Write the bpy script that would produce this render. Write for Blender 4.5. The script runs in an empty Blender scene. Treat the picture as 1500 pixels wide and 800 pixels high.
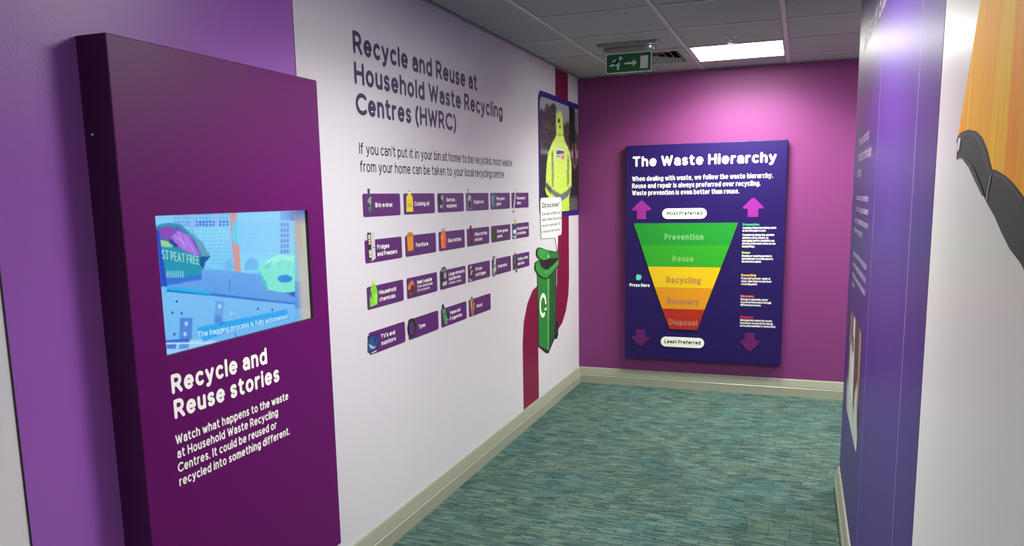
import bpy, bmesh, math, random
import numpy as np
from mathutils import Matrix, Vector

SC = bpy.context.scene
COL = SC.collection
random.seed(4)

# ------------------------------------------------------------------ camera
FPX, CX, CY = 1144.64, 738.26, 462.96            # focal length and principal point in pixels of a 1500x800 frame
YAW, PITCH, ROLL = -0.362675, -0.151447, -0.019134
CAM = Vector((0.0, 0.0, 1.545))
def cam_axes():
    cy, sy, cp, sp = math.cos(YAW), math.sin(YAW), math.cos(PITCH), math.sin(PITCH)
    f = Vector((sy*cp, cy*cp, sp)); r = Vector((cy, -sy, 0)); u = r.cross(f)
    return r*math.cos(ROLL)+u*math.sin(ROLL), -r*math.sin(ROLL)+u*math.cos(ROLL), f
RIGHT, UP, FWD = cam_axes()
cd = bpy.data.cameras.new('camera'); cam = bpy.data.objects.new('camera', cd); COL.objects.link(cam)
cam.matrix_world = Matrix(((RIGHT.x, UP.x, -FWD.x, CAM.x), (RIGHT.y, UP.y, -FWD.y, CAM.y), (RIGHT.z, UP.z, -FWD.z, CAM.z), (0, 0, 0, 1)))
cd.sensor_fit = 'HORIZONTAL'; cd.sensor_width = 36.0; cd.lens = 36.0*FPX/1500.0
cd.shift_x = (750-CX)/1500.0; cd.shift_y = (CY-400)/1500.0
cd.clip_start = 0.02; cd.clip_end = 100
SC.camera = cam

# ------------------------------------------------------------------ world, exposure, lamp strength
world = bpy.data.worlds.new('world'); SC.world = world; world.use_nodes = True
world.node_tree.nodes['Background'].inputs[0].default_value = (0.5, 0.5, 0.55, 1)
world.node_tree.nodes['Background'].inputs[1].default_value = 0.02
SC.view_settings.view_transform = 'Standard'; SC.view_settings.look = 'None'
SC.view_settings.gamma = 1.0; SC.view_settings.use_curve_mapping = False
SC.view_settings.exposure = -0.15
PANEL_EMISSION = 28.0
PANEL_WATTS = 44.0
PANEL_SPREAD = 146.0

# ------------------------------------------------------------------ room measures (metres)
XL, XR = -1.69, 0.235          # left and right wall
YB, YC = 6.20, 4.235           # back wall, far end of the right wall (the passage turns right there)
Y0 = -3.4                      # corridor end behind the photographer
XP = 3.2                       # end of the side passage
HC = 2.458                     # ceiling height
SKH = 0.131                    # skirting height

# ------------------------------------------------------------------ helpers
def lin(c):
    c = c/255.0
    return c/12.92 if c <= 0.04045 else ((c+0.055)/1.055)**2.4
def L3(rgb): return tuple(lin(v) for v in rgb)
def L4(rgb): return L3(rgb)+(1.0,)

def tag(o, label=None, cat=None, group=None, kind=None):
    if label: o['label'] = label
    if cat: o['category'] = cat
    if group: o['group'] = group
    if kind: o['kind'] = kind
    return o
def empty(name, loc=(0, 0, 0), rotz=0.0, label=None, cat=None, group=None):
    o = bpy.data.objects.new(name, None); COL.objects.link(o)
    o.location = loc; o.rotation_euler = (0, 0, rotz); o.empty_display_size = 0.05
    return tag(o, label, cat, group)
def link(name, me, mats, parent=None, loc=None, rotz=None):
    o = bpy.data.objects.new(name, me); COL.objects.link(o)
    for m in (mats if isinstance(mats, (list, tuple)) else [mats]): me.materials.append(m)
    if parent is not None: o.parent = parent
    if loc is not None: o.location = loc
    if rotz is not None: o.rotation_euler = (0, 0, rotz)
    return o
def bm_obj(name, bm, mats, parent=None, loc=None, rotz=None, smooth=False):
    me = bpy.data.meshes.new(name); bmesh.ops.recalc_face_normals(bm, faces=bm.faces[:]); bm.to_mesh(me); bm.free()
    if smooth:
        for p in me.polygons: p.use_smooth = True
    return link(name, me, mats, parent, loc, rotz)
def add_box(bm, x0, x1, y0, y1, z0, z1, bev=0.0, seg=2, mi=0):
    vs = [bm.verts.new(p) for p in ((x0,y0,z0),(x1,y0,z0),(x1,y1,z0),(x0,y1,z0),(x0,y0,z1),(x1,y0,z1),(x1,y1,z1),(x0,y1,z1))]
    fs = [bm.faces.new([vs[i] for i in q]) for q in ((0,3,2,1),(4,5,6,7),(0,1,5,4),(1,2,6,5),(2,3,7,6),(3,0,4,7))]
    for f in fs: f.material_index = mi
    if bev:
        es = {e for f in fs for e in f.edges}
        bmesh.ops.bevel(bm, geom=list(es), offset=bev, segments=seg, affect='EDGES', profile=0.5)
def box(name, x0, x1, y0, y1, z0, z1, mat, parent=None, bev=0.0, loc=None, rotz=None, seg=2):
    bm = bmesh.new(); add_box(bm, x0, x1, y0, y1, z0, z1, bev, seg)
    return bm_obj(name, bm, mat, parent, loc, rotz)
def add_prism(bm, pts, y0, y1, mi=0):
    """outline pts (x,z) extruded along y"""
    a = [bm.verts.new((p[0], y0, p[1])) for p in pts]; b = [bm.verts.new((p[0], y1, p[1])) for p in pts]
    n = len(pts); fs = [bm.faces.new(a), bm.faces.new(b[::-1])]
    for i in range(n): fs.append(bm.faces.new((a[i], a[(i+1) % n], b[(i+1) % n], b[i])))
    for f in fs: f.material_index = mi
def add_lathe(bm, prof, n=20, cx=0, cy=0, cap=True, mi=0):
    rings = []
    for r, z in prof:
        rings.append([bm.verts.new((cx+r*math.cos(2*math.pi*k/n), cy+r*math.sin(2*math.pi*k/n), z)) for k in range(n)])
    for a, b in zip(rings, rings[1:]):
        for k in range(n): bm.faces.new((a[k], a[(k+1) % n], b[(k+1) % n], b[k])).material_index = mi
    if cap:
        bm.faces.new(rings[0][::-1]).material_index = mi; bm.faces.new(rings[-1]).material_index = mi
def rrect(x0, x1, z0, z1, r, n=6, corners=(1, 1, 1, 1)):
    """rounded outline, corners order: bottom-left, bottom-right, top-right, top-left"""
    out = []
    for i, (cx, cz, a0) in enumerate(((x0+r, z0+r, 180), (x1-r, z0+r, 270), (x1-r, z1-r, 0), (x0+r, z1-r, 90))):
        if corners[i]:
            for k in range(n+1):
                a = math.radians(a0+90*k/n); out.append((cx+r*math.cos(a), cz+r*math.sin(a)))
        else:
            out.append(((x0, z0), (x1, z0), (x1, z1), (x0, z1))[i])
    return out
def plate(name, pts, y0, y1, mat, parent):
    bm = bmesh.new(); add_prism(bm, pts, y0, y1); return bm_obj(name, bm, mat, parent)

# wall frames: local x runs left to right as one reads, local z is up, local -y points out of the wall
ROT = {'left': math.pi/2, 'back': 0.0, 'right': -math.pi/2}

# survey helper: a position measured in the photograph -> point on a known wall plane, as (distance along the wall, height)
EYE = Vector((0.0, 0.0, 1.545))                  # where the photograph was taken from; fixed survey datum
def wp(px, py, ax, val):
    d = FWD + RIGHT*((px-CX)/FPX) - UP*((py-CY)/FPX)
    t = (val-EYE[ax])/d[ax]; p = EYE+d*t
    return (p.y, p.z) if ax == 0 else (p.x, p.z)

# ------------------------------------------------------------------ materials
def mat_new(name):
    m = bpy.data.materials.new(name); m.use_nodes = True
    nt = m.node_tree; b = nt.nodes['Principled BSDF']
    return m, nt, b
def add_bump(nt, b, scale, strength, dist=0.002, detail=3.0, vec=None):
    n = nt.nodes.new('ShaderNodeTexNoise'); n.inputs['Scale'].default_value = scale; n.inputs['Detail'].default_value = detail
    tc = nt.nodes.new('ShaderNodeNewGeometry'); nt.links.new(tc.outputs['Position'], n.inputs['Vector'])
    bp = nt.nodes.new('ShaderNodeBump'); bp.inputs['Strength'].default_value = strength; bp.inputs['Distance'].default_value = dist
    nt.links.new(n.outputs['Fac'], bp.inputs['Height']); nt.links.new(bp.outputs['Normal'], b.inputs['Normal'])
    return n
def paint(name, rgb, rough=0.5, spec=0.5, bump=0.0, bscale=60, var=0.04, metal=0.0, bdist=0.002):
    """painted / printed surface with faint tonal variation and relief"""
    m, nt, b = mat_new(name)
    b.inputs['Roughness'].default_value = rough; b.inputs['Specular IOR Level'].default_value = spec
    b.inputs['Metallic'].default_value = metal
    g = nt.nodes.new('ShaderNodeNewGeometry'); n = nt.nodes.new('ShaderNodeTexNoise')
    n.inputs['Scale'].default_value = 3.0; n.inputs['Detail'].default_value = 4.0
    nt.links.new(g.outputs['Position'], n.inputs['Vector'])
    mr = nt.nodes.new('ShaderNodeMapRange'); mr.inputs['To Min'].default_value = 1-var; mr.inputs['To Max'].default_value = 1+var
    nt.links.new(n.outputs['Fac'], mr.inputs['Value'])
    mx = nt.nodes.new('ShaderNodeVectorMath'); mx.operation = 'SCALE'; mx.inputs[0].default_value = L3(rgb)
    nt.links.new(mr.outputs['Result'], mx.inputs['Scale']); nt.links.new(mx.outputs['Vector'], b.inputs['Base Color'])
    if bump: add_bump(nt, b, bscale, bump, bdist)
    return m
def glow(name, rgb, strength):
    m, nt, b = mat_new(name)
    b.inputs['Base Color'].default_value = (0.02, 0.02, 0.02, 1)
    b.inputs['Emission Color'].default_value = L4(rgb); b.inputs['Emission Strength'].default_value = strength
    b.inputs['Roughness'].default_value = 0.25
    return m
def attr_mat(name, emit=0.0, rough=0.5):
    m, nt, b = mat_new(name)
    a = nt.nodes.new('ShaderNodeAttribute'); a.attribute_name = 'Col'
    b.inputs['Roughness'].default_value = rough
    if emit:
        b.inputs['Base Color'].default_value = (0.01, 0.01, 0.01, 1); b.inputs['Roughness'].default_value = 0.2
        nt.links.new(a.outputs['Color'], b.inputs['Emission Color']); b.inputs['Emission Strength'].default_value = emit
    else:
        nt.links.new(a.outputs['Color'], b.inputs['Base Color'])
    return m

M = {}
M['white_wall'] = paint('white_wall_vinyl', (211, 208, 212), 0.42, 0.5, 0.12, 90, 0.01)
M['purple_wall'] = paint('purple_wall_vinyl', (148, 86, 176), 0.36, 0.5, 0.22, 160, 0.03)
M['magenta_wall'] = paint('magenta_wall_paint', (120, 48, 108), 0.55, 0.4, 0.25, 220, 0.02)
M['indigo_vinyl'] = paint('indigo_wall_vinyl', (62, 28, 116), 0.40, 0.45, 0.05, 40, 0.03)
M['white_right'] = paint('white_vinyl_satin', (226, 222, 222), 0.34, 0.5, 0.05, 40, 0.01)
M['trim_dark'] = paint('dark_joint', (22, 18, 26), 0.6)
M['seam_light'] = paint('pale_purple_joint', (150, 118, 190), 0.5)
M['skirting'] = paint('skirting_paint', (150, 153, 134), 0.32, 0.5, 0.05, 30, 0.03)
M['painted_shadow'] = paint('painted_shadow_black', (14, 14, 14), 0.8)  # near-black colour standing in for shade at the skirting foot
M['tile'] = paint('ceiling_tile', (170, 168, 170), 0.9, 0.2, 0.35, 300, 0.03, bdist=0.001)
M['tee'] = paint('ceiling_tee', (196, 190, 196), 0.45, 0.4)
M['angle'] = paint('ceiling_angle_trim', (150, 150, 158), 0.5, 0.4)
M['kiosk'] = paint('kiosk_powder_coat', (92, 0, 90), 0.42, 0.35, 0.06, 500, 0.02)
M['kiosk_side'] = paint('kiosk_coat_shaded', (56, 0, 60), 0.5, 0.4, 0.05, 500, 0.02)  # cabinet coat darkened: shade on the sides put into the colour
M['black'] = paint('black_plastic', (8, 8, 9), 0.4)
M['lettering_white'] = paint('white_lettering', (246, 244, 236), 0.5)
M['lettering_navy'] = paint('navy_lettering', (46, 32, 82), 0.5)
M['lettering_black'] = paint('black_lettering', (24, 22, 30), 0.5)
M['lettering_faint'] = paint('pale_lilac_lettering', (214, 200, 222), 0.45)
M['board'] = paint('board_indigo_print', (26, 4, 80), 0.42, 0.4, 0.03, 60, 0.02)
M['board_edge'] = paint('board_edge_black', (20, 12, 34), 0.5)
M['sign_purple'] = paint('sign_purple_vinyl', (86, 34, 104), 0.45, 0.5, 0.0, 60, 0.02)
M['maroon'] = paint('maroon_vinyl', (120, 8, 54), 0.45, 0.5, 0.0, 60, 0.02)
M['indigo_frame'] = paint('indigo_frame_print', (48, 26, 112), 0.45)
M['cream'] = paint('bubble_white_print', (232, 236, 226), 0.5)
M['print'] = attr_mat('printed_ink', 0.0, 0.6)
M['screen'] = attr_mat('screen_glow', 1.08)
M['white_metal'] = paint('white_metal', (190, 190, 190), 0.4)
M['grey_plastic'] = paint('grey_plastic', (150, 150, 146), 0.4)
M['chrome'] = paint('chrome', (200, 200, 200), 0.15, metal=1.0)
M['exit_green'] = paint('exit_sign_green', (0, 106, 56), 0.45)
M['exit_white'] = paint('exit_sign_white', (232, 238, 226), 0.5)
M['void'] = paint('duct_black', (10, 10, 10), 0.9)
M['panel_glow'] = glow('led_panel', (255, 253, 246), PANEL_EMISSION)
M['led'] = glow('small_led', (235, 240, 255), 12.0)
M['button_glow'] = glow('teal_button', (40, 205, 190), 1.3)
M['pill'] = paint('pill_white', (240, 240, 228), 0.45)
def acrylic():
    m, nt, b = mat_new('clear_acrylic')
    b.inputs['Base Color'].default_value = (0.9, 0.95, 0.92, 1); b.inputs['Roughness'].default_value = 0.05
    b.inputs['Transmission Weight'].default_value = 1.0; b.inputs['IOR'].default_value = 1.45
    return m
M['acrylic'] = acrylic()

def orange_wood():
    m, nt, b = mat_new('orange_print')
    b.inputs['Roughness'].default_value = 0.55
    g = nt.nodes.new('ShaderNodeNewGeometry'); mp = nt.nodes.new('ShaderNodeMapping'); mp.vector_type = 'POINT'
    mp.inputs['Scale'].default_value = (1, 16, 1.6); mp.inputs['Rotation'].default_value = (0.12, 0, 0)
    n = nt.nodes.new('ShaderNodeTexNoise'); n.inputs['Scale'].default_value = 1.2; n.inputs['Detail'].default_value = 6; n.inputs['Distortion'].default_value = 1.2
    r = nt.nodes.new('ShaderNodeValToRGB')
    r.color_ramp.elements[0].position = 0.28; r.color_ramp.elements[0].color = L4((252, 146, 4))
    r.color_ramp.elements[1].position = 0.72; r.color_ramp.elements[1].color = L4((255, 206, 36))
    e = r.color_ramp.elements.new(0.5); e.color = L4((255, 176, 12))
    nt.links.new(g.outputs['Position'], mp.inputs['Vector']); nt.links.new(mp.outputs['Vector'], n.inputs['Vector'])
    nt.links.new(n.outputs['Fac'], r.inputs['Fac']); nt.links.new(r.outputs['Color'], b.inputs['Base Color'])
    return m
M['orange'] = orange_wood()
M['orange'].node_tree.nodes['Principled BSDF'].inputs['Specular IOR Level'].default_value = 0.25

def carpet_mat():
    m, nt, b = mat_new('striated_carpet')
    N = nt.nodes.new; K = nt.links.new
    def math_(op, a=None, c=None, d=None):
        x = N('ShaderNodeMath'); x.operation = op
        for i, v in enumerate((a, c, d)):
            if v is None: continue
            if isinstance(v, (int, float)): x.inputs[i].default_value = v
            else: K(v, x.inputs[i])
        return x.outputs[0]
    g = N('ShaderNodeNewGeometry'); sep = N('ShaderNodeSeparateXYZ'); K(g.outputs['Position'], sep.inputs[0])
    X, Y = sep.outputs[0], sep.outputs[1]
    def white(a, bb, off=0.0):
        cb = N('ShaderNodeCombineXYZ'); K(a, cb.inputs[0]); K(bb, cb.inputs[1]); cb.inputs[2].default_value = off
        w = N('ShaderNodeTexWhiteNoise'); w.noise_dimensions = '3D'; K(cb.outputs[0], w.inputs['Vector']); return w.outputs['Value']
    def one(a, off):
        cb = N('ShaderNodeCombineXYZ'); K(a, cb.inputs[0]); cb.inputs[1].default_value = off
        w = N('ShaderNodeTexWhiteNoise'); w.noise_dimensions = '3D'; K(cb.outputs[0], w.inputs['Vector']); return w.outputs['Value']
    # blocks: bands 50 mm deep cut in lengths about 130 mm
    band = math_('FLOOR', math_('DIVIDE', Y, 0.056))
    bx = math_('ADD', math_('DIVIDE', X, 0.095), math_('MULTIPLY', one(band, 3.1), 5.0))
    blk = math_('FLOOR', bx); fx = math_('FRACT', bx)
    rb = white(blk, band, 1.7)
    # rows: fine strips 9.6 mm, runs of their own length
    yr = math_('DIVIDE', Y, 0.012)
    row = math_('FLOOR', yr); fy = math_('FRACT', yr)
    rx = math_('FLOOR', math_('ADD', math_('DIVIDE', X, 0.065), math_('MULTIPLY', one(row, 7.7), 9.0)))
    rr = white(rx, row, 0.3)
    # broad tone drift
    n1 = N('ShaderNodeTexNoise'); n1.inputs['Scale'].default_value = 3.2; n1.inputs['Detail'].default_value = 3; K(g.outputs['Position'], n1.inputs['Vector'])
    n2 = N('ShaderNodeTexNoise'); n2.inputs['Scale'].default_value = 260; n2.inputs['Detail'].default_value = 2; K(g.outputs['Position'], n2.inputs['Vector'])
    v = math_('ADD', math_('MULTIPLY', rb, 0.20), math_('MULTIPLY', rr, 0.58))
    v = math_('ADD', v, math_('MULTIPLY', math_('SUBTRACT', n1.outputs['Fac'], 0.5), 0.25))
    ramp = N('ShaderNodeValToRGB'); cr = ramp.color_ramp
    cols = [(0.0, (40, 62, 64)), (0.22, (58, 88, 88)), (0.42, (76, 104, 98)), (0.6, (98, 122, 114)), (0.8, (96, 130, 126)), (1.0, (158, 182, 172))]
    cr.elements[0].position = 0; cr.elements[0].color = L4(cols[0][1]); cr.elements[1].position = 1; cr.elements[1].color = L4(cols[-1][1])
    for p, c in cols[1:-1]: e = cr.elements.new(p); e.color = L4(c)
    K(v, ramp.inputs['Fac'])
    # olive / blue tint by block
    tint = N('ShaderNodeValToRGB'); tr = tint.color_ramp
    tr.elements[0].position = 0.3; tr.elements[0].color = (0.90, 1.0, 0.98, 1); tr.elements[1].position = 0.7; tr.elements[1].color = (1.14, 1.02, 0.86, 1)
    n3 = N('ShaderNodeTexNoise'); n3.inputs['Scale'].default_value = 2.1; n3.inputs['Detail'].default_value = 1; K(g.outputs['Position'], n3.inputs['Vector'])
    K(math_('ADD', math_('MULTIPLY', n3.outputs['Fac'], 0.8), math_('MULTIPLY', white(blk, band, 9.2), 0.22)), tint.inputs['Fac'])
    mul = N('ShaderNodeVectorMath'); mul.operation = 'MULTIPLY'; K(ramp.outputs['Color'], mul.inputs[0]); K(tint.outputs['Color'], mul.inputs[1])
    # dark line between rows, dark block ends (only for some blocks)
    gap = math_('LESS_THAN', fy, math_('ADD', 0.22, math_('MULTIPLY', rr, 0.34)))
    gate = math_('GREATER_THAN', rb, 0.62)
    end = math_('MULTIPLY', math_('LESS_THAN', fx, 0.035), gate)
    dark = math_('MAXIMUM', math_('MULTIPLY', gap, 0.74), math_('MULTIPLY', end, 0.75))
    k = math_('SUBTRACT', 1.0, dark)
    hi = math_('MULTIPLY', math_('GREATER_THAN', fy, 0.72), math_('GREATER_THAN', white(rx, row, 5.5), 0.62))
    k = math_('ADD', k, math_('MULTIPLY', hi, 0.55))
    k = math_('MULTIPLY', k, math_('ADD', 0.72, math_('MULTIPLY', n2.outputs['Fac'], 0.56)))
    sc = N('ShaderNodeVectorMath'); sc.operation = 'SCALE'; K(mul.outputs['Vector'], sc.inputs[0]); K(k, sc.inputs['Scale'])
    K(sc.outputs['Vector'], b.inputs['Base Color'])
    b.inputs['Roughness'].default_value = 0.95; b.inputs['Specular IOR Level'].default_value = 0.15
    bp = N('ShaderNodeBump'); bp.inputs['Strength'].default_value = 0.6; bp.inputs['Distance'].default_value = 0.002
    K(k, bp.inputs['Height']); K(bp.outputs['Normal'], b.inputs['Normal'])
    return m
M['carpet'] = carpet_mat()

# ------------------------------------------------------------------ stroke lettering (rounded monoline, drawn from arcs and lines)
def A(cx, cy, rx, ry, a0, a1):
    n = max(3, int(abs(a1-a0)/24)+1)
    return [(cx+rx*math.cos(math.radians(a0+(a1-a0)*k/n)), cy+ry*math.sin(math.radians(a0+(a1-a0)*k/n))) for k in range(n+1)]
def P(*v): return [(v[i], v[i+1]) for i in range(0, len(v), 2)]
XH = 0.72; h = XH/2; R_ = 0.255
GL = {
 'A': (.70, [P(0,0,.35,1,.70,0), P(.13,.32,.57,.32)]),
 'B': (.54, [P(0,0,0,1,.30,1)+A(.30,.765,.21,.235,80,-80)+P(0,.53), P(.30,.53)+A(.31,.265,.24,.265,85,-85)+P(0,0)]),
 'C': (.74, [A(.46,.5,.46,.5,48,312)]),
 'D': (.68, [P(0,0,0,1,.22,1)+A(.22,.5,.46,.5,85,-85)+P(0,0)]),
 'E': (.48, [P(.48,1,0,1,0,0,.48,0), P(0,.52,.42,.52)]),
 'F': (.46, [P(.46,1,0,1,0,0), P(0,.5,.40,.5)]),
 'G': (.82, [A(.46,.5,.46,.5,48,330)+P(.86,.45,.52,.45)]),
 'H': (.62, [P(0,0,0,1), P(.62,0,.62,1), P(0,.52,.62,.52)]),
 'I': (.0, [P(0,0,0,1)]),
 'J': (.38, [P(.38,1,.38,.25)+A(.17,.23,.21,.23,0,-150)]),
 'K': (.58, [P(0,0,0,1), P(.55,1,.02,.42), P(.20,.60,.58,0)]),
 'L': (.44, [P(0,1,0,0,.44,0)]),
 'M': (.78, [P(0,0,0,1,.39,.40,.78,1,.78,0)]),
 'N': (.64, [P(0,0,0,1,.64,0,.64,1)]),
 'O': (.92, [A(.46,.5,.46,.5,0,360)]),
 'P': (.53, [P(0,0,0,1,.28,1)+A(.28,.71,.25,.29,80,-80)+P(0,.42)]),
 'R': (.56, [P(0,0,0,1,.28,1)+A(.28,.72,.24,.28,80,-80)+P(0,.44), P(.28,.44,.56,0)]),
 'S': (.50, [A(.26,.755,.23,.245,40,250)+A(.25,.26,.25,.26,75,-145)]),
 'T': (.60, [P(0,1,.60,1), P(.30,1,.30,0)]),
 'U': (.60, [P(0,1,0,.32)+A(.30,.30,.30,.30,180,360)+P(.60,1)]),
 'V': (.66, [P(0,1,.33,0,.66,1)]),
 'W': (.98, [P(0,1,.25,0,.49,.92,.73,0,.98,1)]),
 'Y': (.60, [P(0,1,.30,.45,.60,1), P(.30,.45,.30,0)]),
 'a': (.44, [P(.03,.60)+A(.22,.47,.22,.25,128,0)+P(.44,0), P(.44,.40,.22,.42)+A(.20,.21,.20,.21,95,270)+P(.44,.12)]),
 'b': (.51, [P(0,1,0,0), A(R_,h,R_,h,180,540)]),
 'c': (.44, [A(R_,h,R_,h,50,310)]),
 'd': (.51, [P(.51,1,.51,0), A(R_,h,R_,h,0,360)]),
 'e': (.52, [P(.0,.37,.52,.37)+A(.26,h,.26,h,6,312)]),
 'f': (.32, [P(.34,.97)+A(.30,.80,.19,.20,95,180)+P(.11,0), P(0,XH,.30,XH)]),
 'g': (.51, [A(R_,h,R_,h,0,360), P(.51,XH,.51,-.06)+A(.26,-.05,.25,.23,0,-140)]),
 'h': (.46, [P(0,1,0,0), P(0,.46)+A(.23,.48,.23,.24,170,0)+P(.46,0)]),
 'i': (.0, [P(0,XH,0,0), P(0,.98,0,1.0)]),
 'j': (.06, [P(.06,XH,.06,-.2), P(.06,.98,.06,1.0)]),
 'k': (.44, [P(0,1,0,0), P(.40,XH,.02,.30), P(.14,.40,.44,0)]),
 'l': (.0, [P(0,1,0,0)]),
 'm': (.74, [P(0,XH,0,0), P(0,.46)+A(.185,.50,.185,.22,170,0)+P(.37,0), P(.37,.46)+A(.555,.50,.185,.22,170,0)+P(.74,0)]),
 'n': (.44, [P(0,XH,0,0), P(0,.46)+A(.22,.48,.22,.24,170,0)+P(.44,0)]),
 'o': (.53, [A(.265,h,.265,h,0,360)]),
 'p': (.51, [P(0,XH,0,-.28), A(R_,h,R_,h,180,540)]),
 'q': (.51, [P(.51,XH,.51,-.28), A(R_,h,R_,h,0,360)]),
 'r': (.27, [P(0,XH,0,0), P(0,.40)+A(.26,.42,.26,.30,170,85)]),
 's': (.38, [A(.20,.535,.18,.185,35,255)+A(.19,.18,.19,.18,75,-150)]),
 't': (.32, [P(.11,.95,.11,.20)+A(.30,.19,.19,.19,180,280), P(0,XH,.31,XH)]),
 'u': (.44, [P(0,XH,0,.24)+A(.22,.24,.22,.24,180,350), P(.44,XH,.44,0)]),
 'v': (.46, [P(0,XH,.23,0,.46,XH)]),
 'w': (.74, [P(0,XH,.19,0,.37,.62,.55,0,.74,XH)]),
 'x': (.44, [P(0,0,.44,XH), P(0,XH,.44,0)]),
 'y': (.48, [P(0,XH,.25,.02), P(.48,XH,.20,-.16)+A(.08,-.14,.11,.12,-20,-120)]),
 'z': (.40, [P(0,XH,.40,XH,0,0,.40,0)]),
 '(': (.20, [A(.42,.42,.42,.72,125,235)]),
 ')': (.20, [A(-.22,.42,.42,.72,55,-55)]),
 "'": (.0, [P(0,1,0,.80)]),
 '.': (.0, [P(0,.02,0,.0)]), ',': (.06, [P(.05,.02,0,-.14)]),
 '-': (.26, [P(0,.40,.26,.40)]),
 '?': (.40, [A(.19,.75,.20,.25,165,-40)+P(.20,.42,.20,.32), P(.20,.02,.20,.0)]),
 '%': (.80, [A(.15,.80,.15,.2,0,360), A(.65,.2,.15,.2,0,360), P(.12,0,.68,1)]),
 '7': (.48, [P(0,1,.48,1,.14,0)]),
 '0': (.54, [A(.27,.5,.27,.5,0,360)]),
 '2': (.50, [A(.25,.74,.24,.26,165,-30)+P(0,0,.50,0)]),
}
def seg_dist(X, Z, path):
    d = np.full(X.shape, 1e9)
    if len(path) == 1: return np.hypot(X-path[0][0], Z-path[0][1])
    for (ax, az), (bx, bz) in zip(path, path[1:]):
        ex, ez = bx-ax, bz-az; l2 = ex*ex+ez*ez+1e-18
        t = np.clip(((X-ax)*ex+(Z-az)*ez)/l2, 0, 1)
        d = np.minimum(d, np.hypot(X-ax-t*ex, Z-az-t*ez))
    return d
def outline_mesh(paths, w, fine=4.0):
    """union of round strokes of width w as one clean flat mesh (contour of the distance field); returns verts, faces"""
    xs_ = [p[0] for q in paths for p in q]; zs_ = [p[1] for q in paths for p in q]; hw = w/2; c = w/fine
    x0, z0 = min(xs_)-hw-c, min(zs_)-hw-c
    nx = int((max(xs_)+hw+c-x0)/c)+2; nz = int((max(zs_)+hw+c-z0)/c)+2
    X, Z = np.meshgrid(x0+c*np.arange(nx), z0+c*np.arange(nz))
    f = np.full(X.shape, 1e9)
    for q in paths: f = np.minimum(f, seg_dist(X, Z, q))
    f = f-hw; ins = f < 0
    code = ins[:-1, :-1].astype(int)+ins[:-1, 1:]+ins[1:, 1:]+ins[1:, :-1]
    V, F, key = [], [], {}
    def vert(k, p):
        if k not in key: key[k] = len(V); V.append(p)
        return key[k]
    for j in range(nz-1):
        i = 0; row = code[j]
        while i < nx-1:
            cdd = row[i]
            if cdd == 0: i += 1; continue
            if cdd == 4:
                i2 = i
                while i2 < nx-1 and row[i2] == 4: i2 += 1
                F.append((vert((i, j), (X[j, i], Z[j, i])), vert((i2, j), (X[j, i2], Z[j, i2])), vert((i2, j+1), (X[j+1, i2], Z[j+1, i2])), vert((i, j+1), (X[j+1, i], Z[j+1, i]))))
                i = i2; continue
            cor = ((i, j), (i+1, j), (i+1, j+1), (i, j+1)); poly = []
            for m in range(4):
                a, b = cor[m], cor[(m+1) % 4]; fa, fb = f[a[1], a[0]], f[b[1], b[0]]
                if fa < 0: poly.append(vert(a, (X[a[1], a[0]], Z[a[1], a[0]])))
                if (fa < 0) != (fb < 0):
                    t = fa/(fa-fb); ka = (a, b) if a < b else (b, a)
                    poly.append(vert(ka, (X[a[1], a[0]]+t*(X[b[1], b[0]]-X[a[1], a[0]]), Z[a[1], a[0]]+t*(Z[b[1], b[0]]-Z[a[1], a[0]]))))
            if len(poly) > 2: F.append(tuple(poly))
            i += 1
    return V, F
def stroke_mesh(V, F, path, w, n=6):
    v, f = outline_mesh(path if isinstance(path[0][0], tuple) else [path], w, 5.0)
    i0 = len(V); V.extend(v); F.extend(tuple(i0+k for k in q) for q in f)
GCACHE = {}
def text_strokes(V, F, s, x0, z0, cap, width=None, weight=0.16, track=0.10, space=0.34, sx=1.0, slant=0.0):
    """one line; cap = cap height incl. stroke; width = measured full width"""
    w = cap*weight; H = cap-w
    def adv(k):
        x = 0.0; out = []
        for ch in s:
            if ch == ' ': x += H*space*k; out.append(None); continue
            gw = GL[ch][0]*H*k; out.append(x); x += gw+w+cap*track*k
        return out, x-cap*track*k
    if width is not None:
        nl = sum(1 for c in s if c != ' ')
        _, t1 = adv(1.0); fixed = nl*w; sx = max(0.3, (width-fixed)/(t1-fixed))
    pos, tot = adv(sx)
    for ch, px in zip(s, pos):
        if px is None: continue
        k = (ch, round(sx, 3), round(cap, 5), round(w, 5))
        if k not in GCACHE:
            GCACHE[k] = outline_mesh([[(w/2+q[0]*H*sx, w/2+q[1]*H) for q in path] for path in GL[ch][1]], w, 4.5 if cap > 0.05 else 3.2 if cap > 0.025 else 2.4)
        v, f = GCACHE[k]; i0 = len(V)
        V.extend((x0+px+q[0], z0+q[1]) for q in v); F.extend(tuple(i0+m for m in q) for q in f)
    return tot
def flat_mesh(name, V, F, y, mat, parent):
    me = bpy.data.meshes.new(name); me.from_pydata([(v[0], y, v[1]) for v in V], [], F); me.update()
    return link(name, me, mat, parent)
def words(name, lines, parent, mat, y):
    """large headings: every word a part of its own"""
    for ln in lines:
        s, x0, z0, cap, width, wt = ln[:6]
        w = cap*wt; H = cap-w; track, space = 0.10, 0.34
        nl = sum(1 for c in s if c != ' ')
        def tot(k): return sum(H*space*k if c == ' ' else GL[c][0]*H*k+w+cap*track*k for c in s)-cap*track*k
        sx = max(0.3, (width-nl*w)/(tot(1.0)-nl*w)); x = x0
        for wd in s.split(' '):
            V, F = [], []; text_strokes(V, F, wd, x, z0, cap, None, wt, sx=sx)
            flat_mesh(name, V, F, y, mat, parent)
            x += sum(GL[c][0]*H*sx+w+cap*track*sx for c in wd)+H*space*sx
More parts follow.
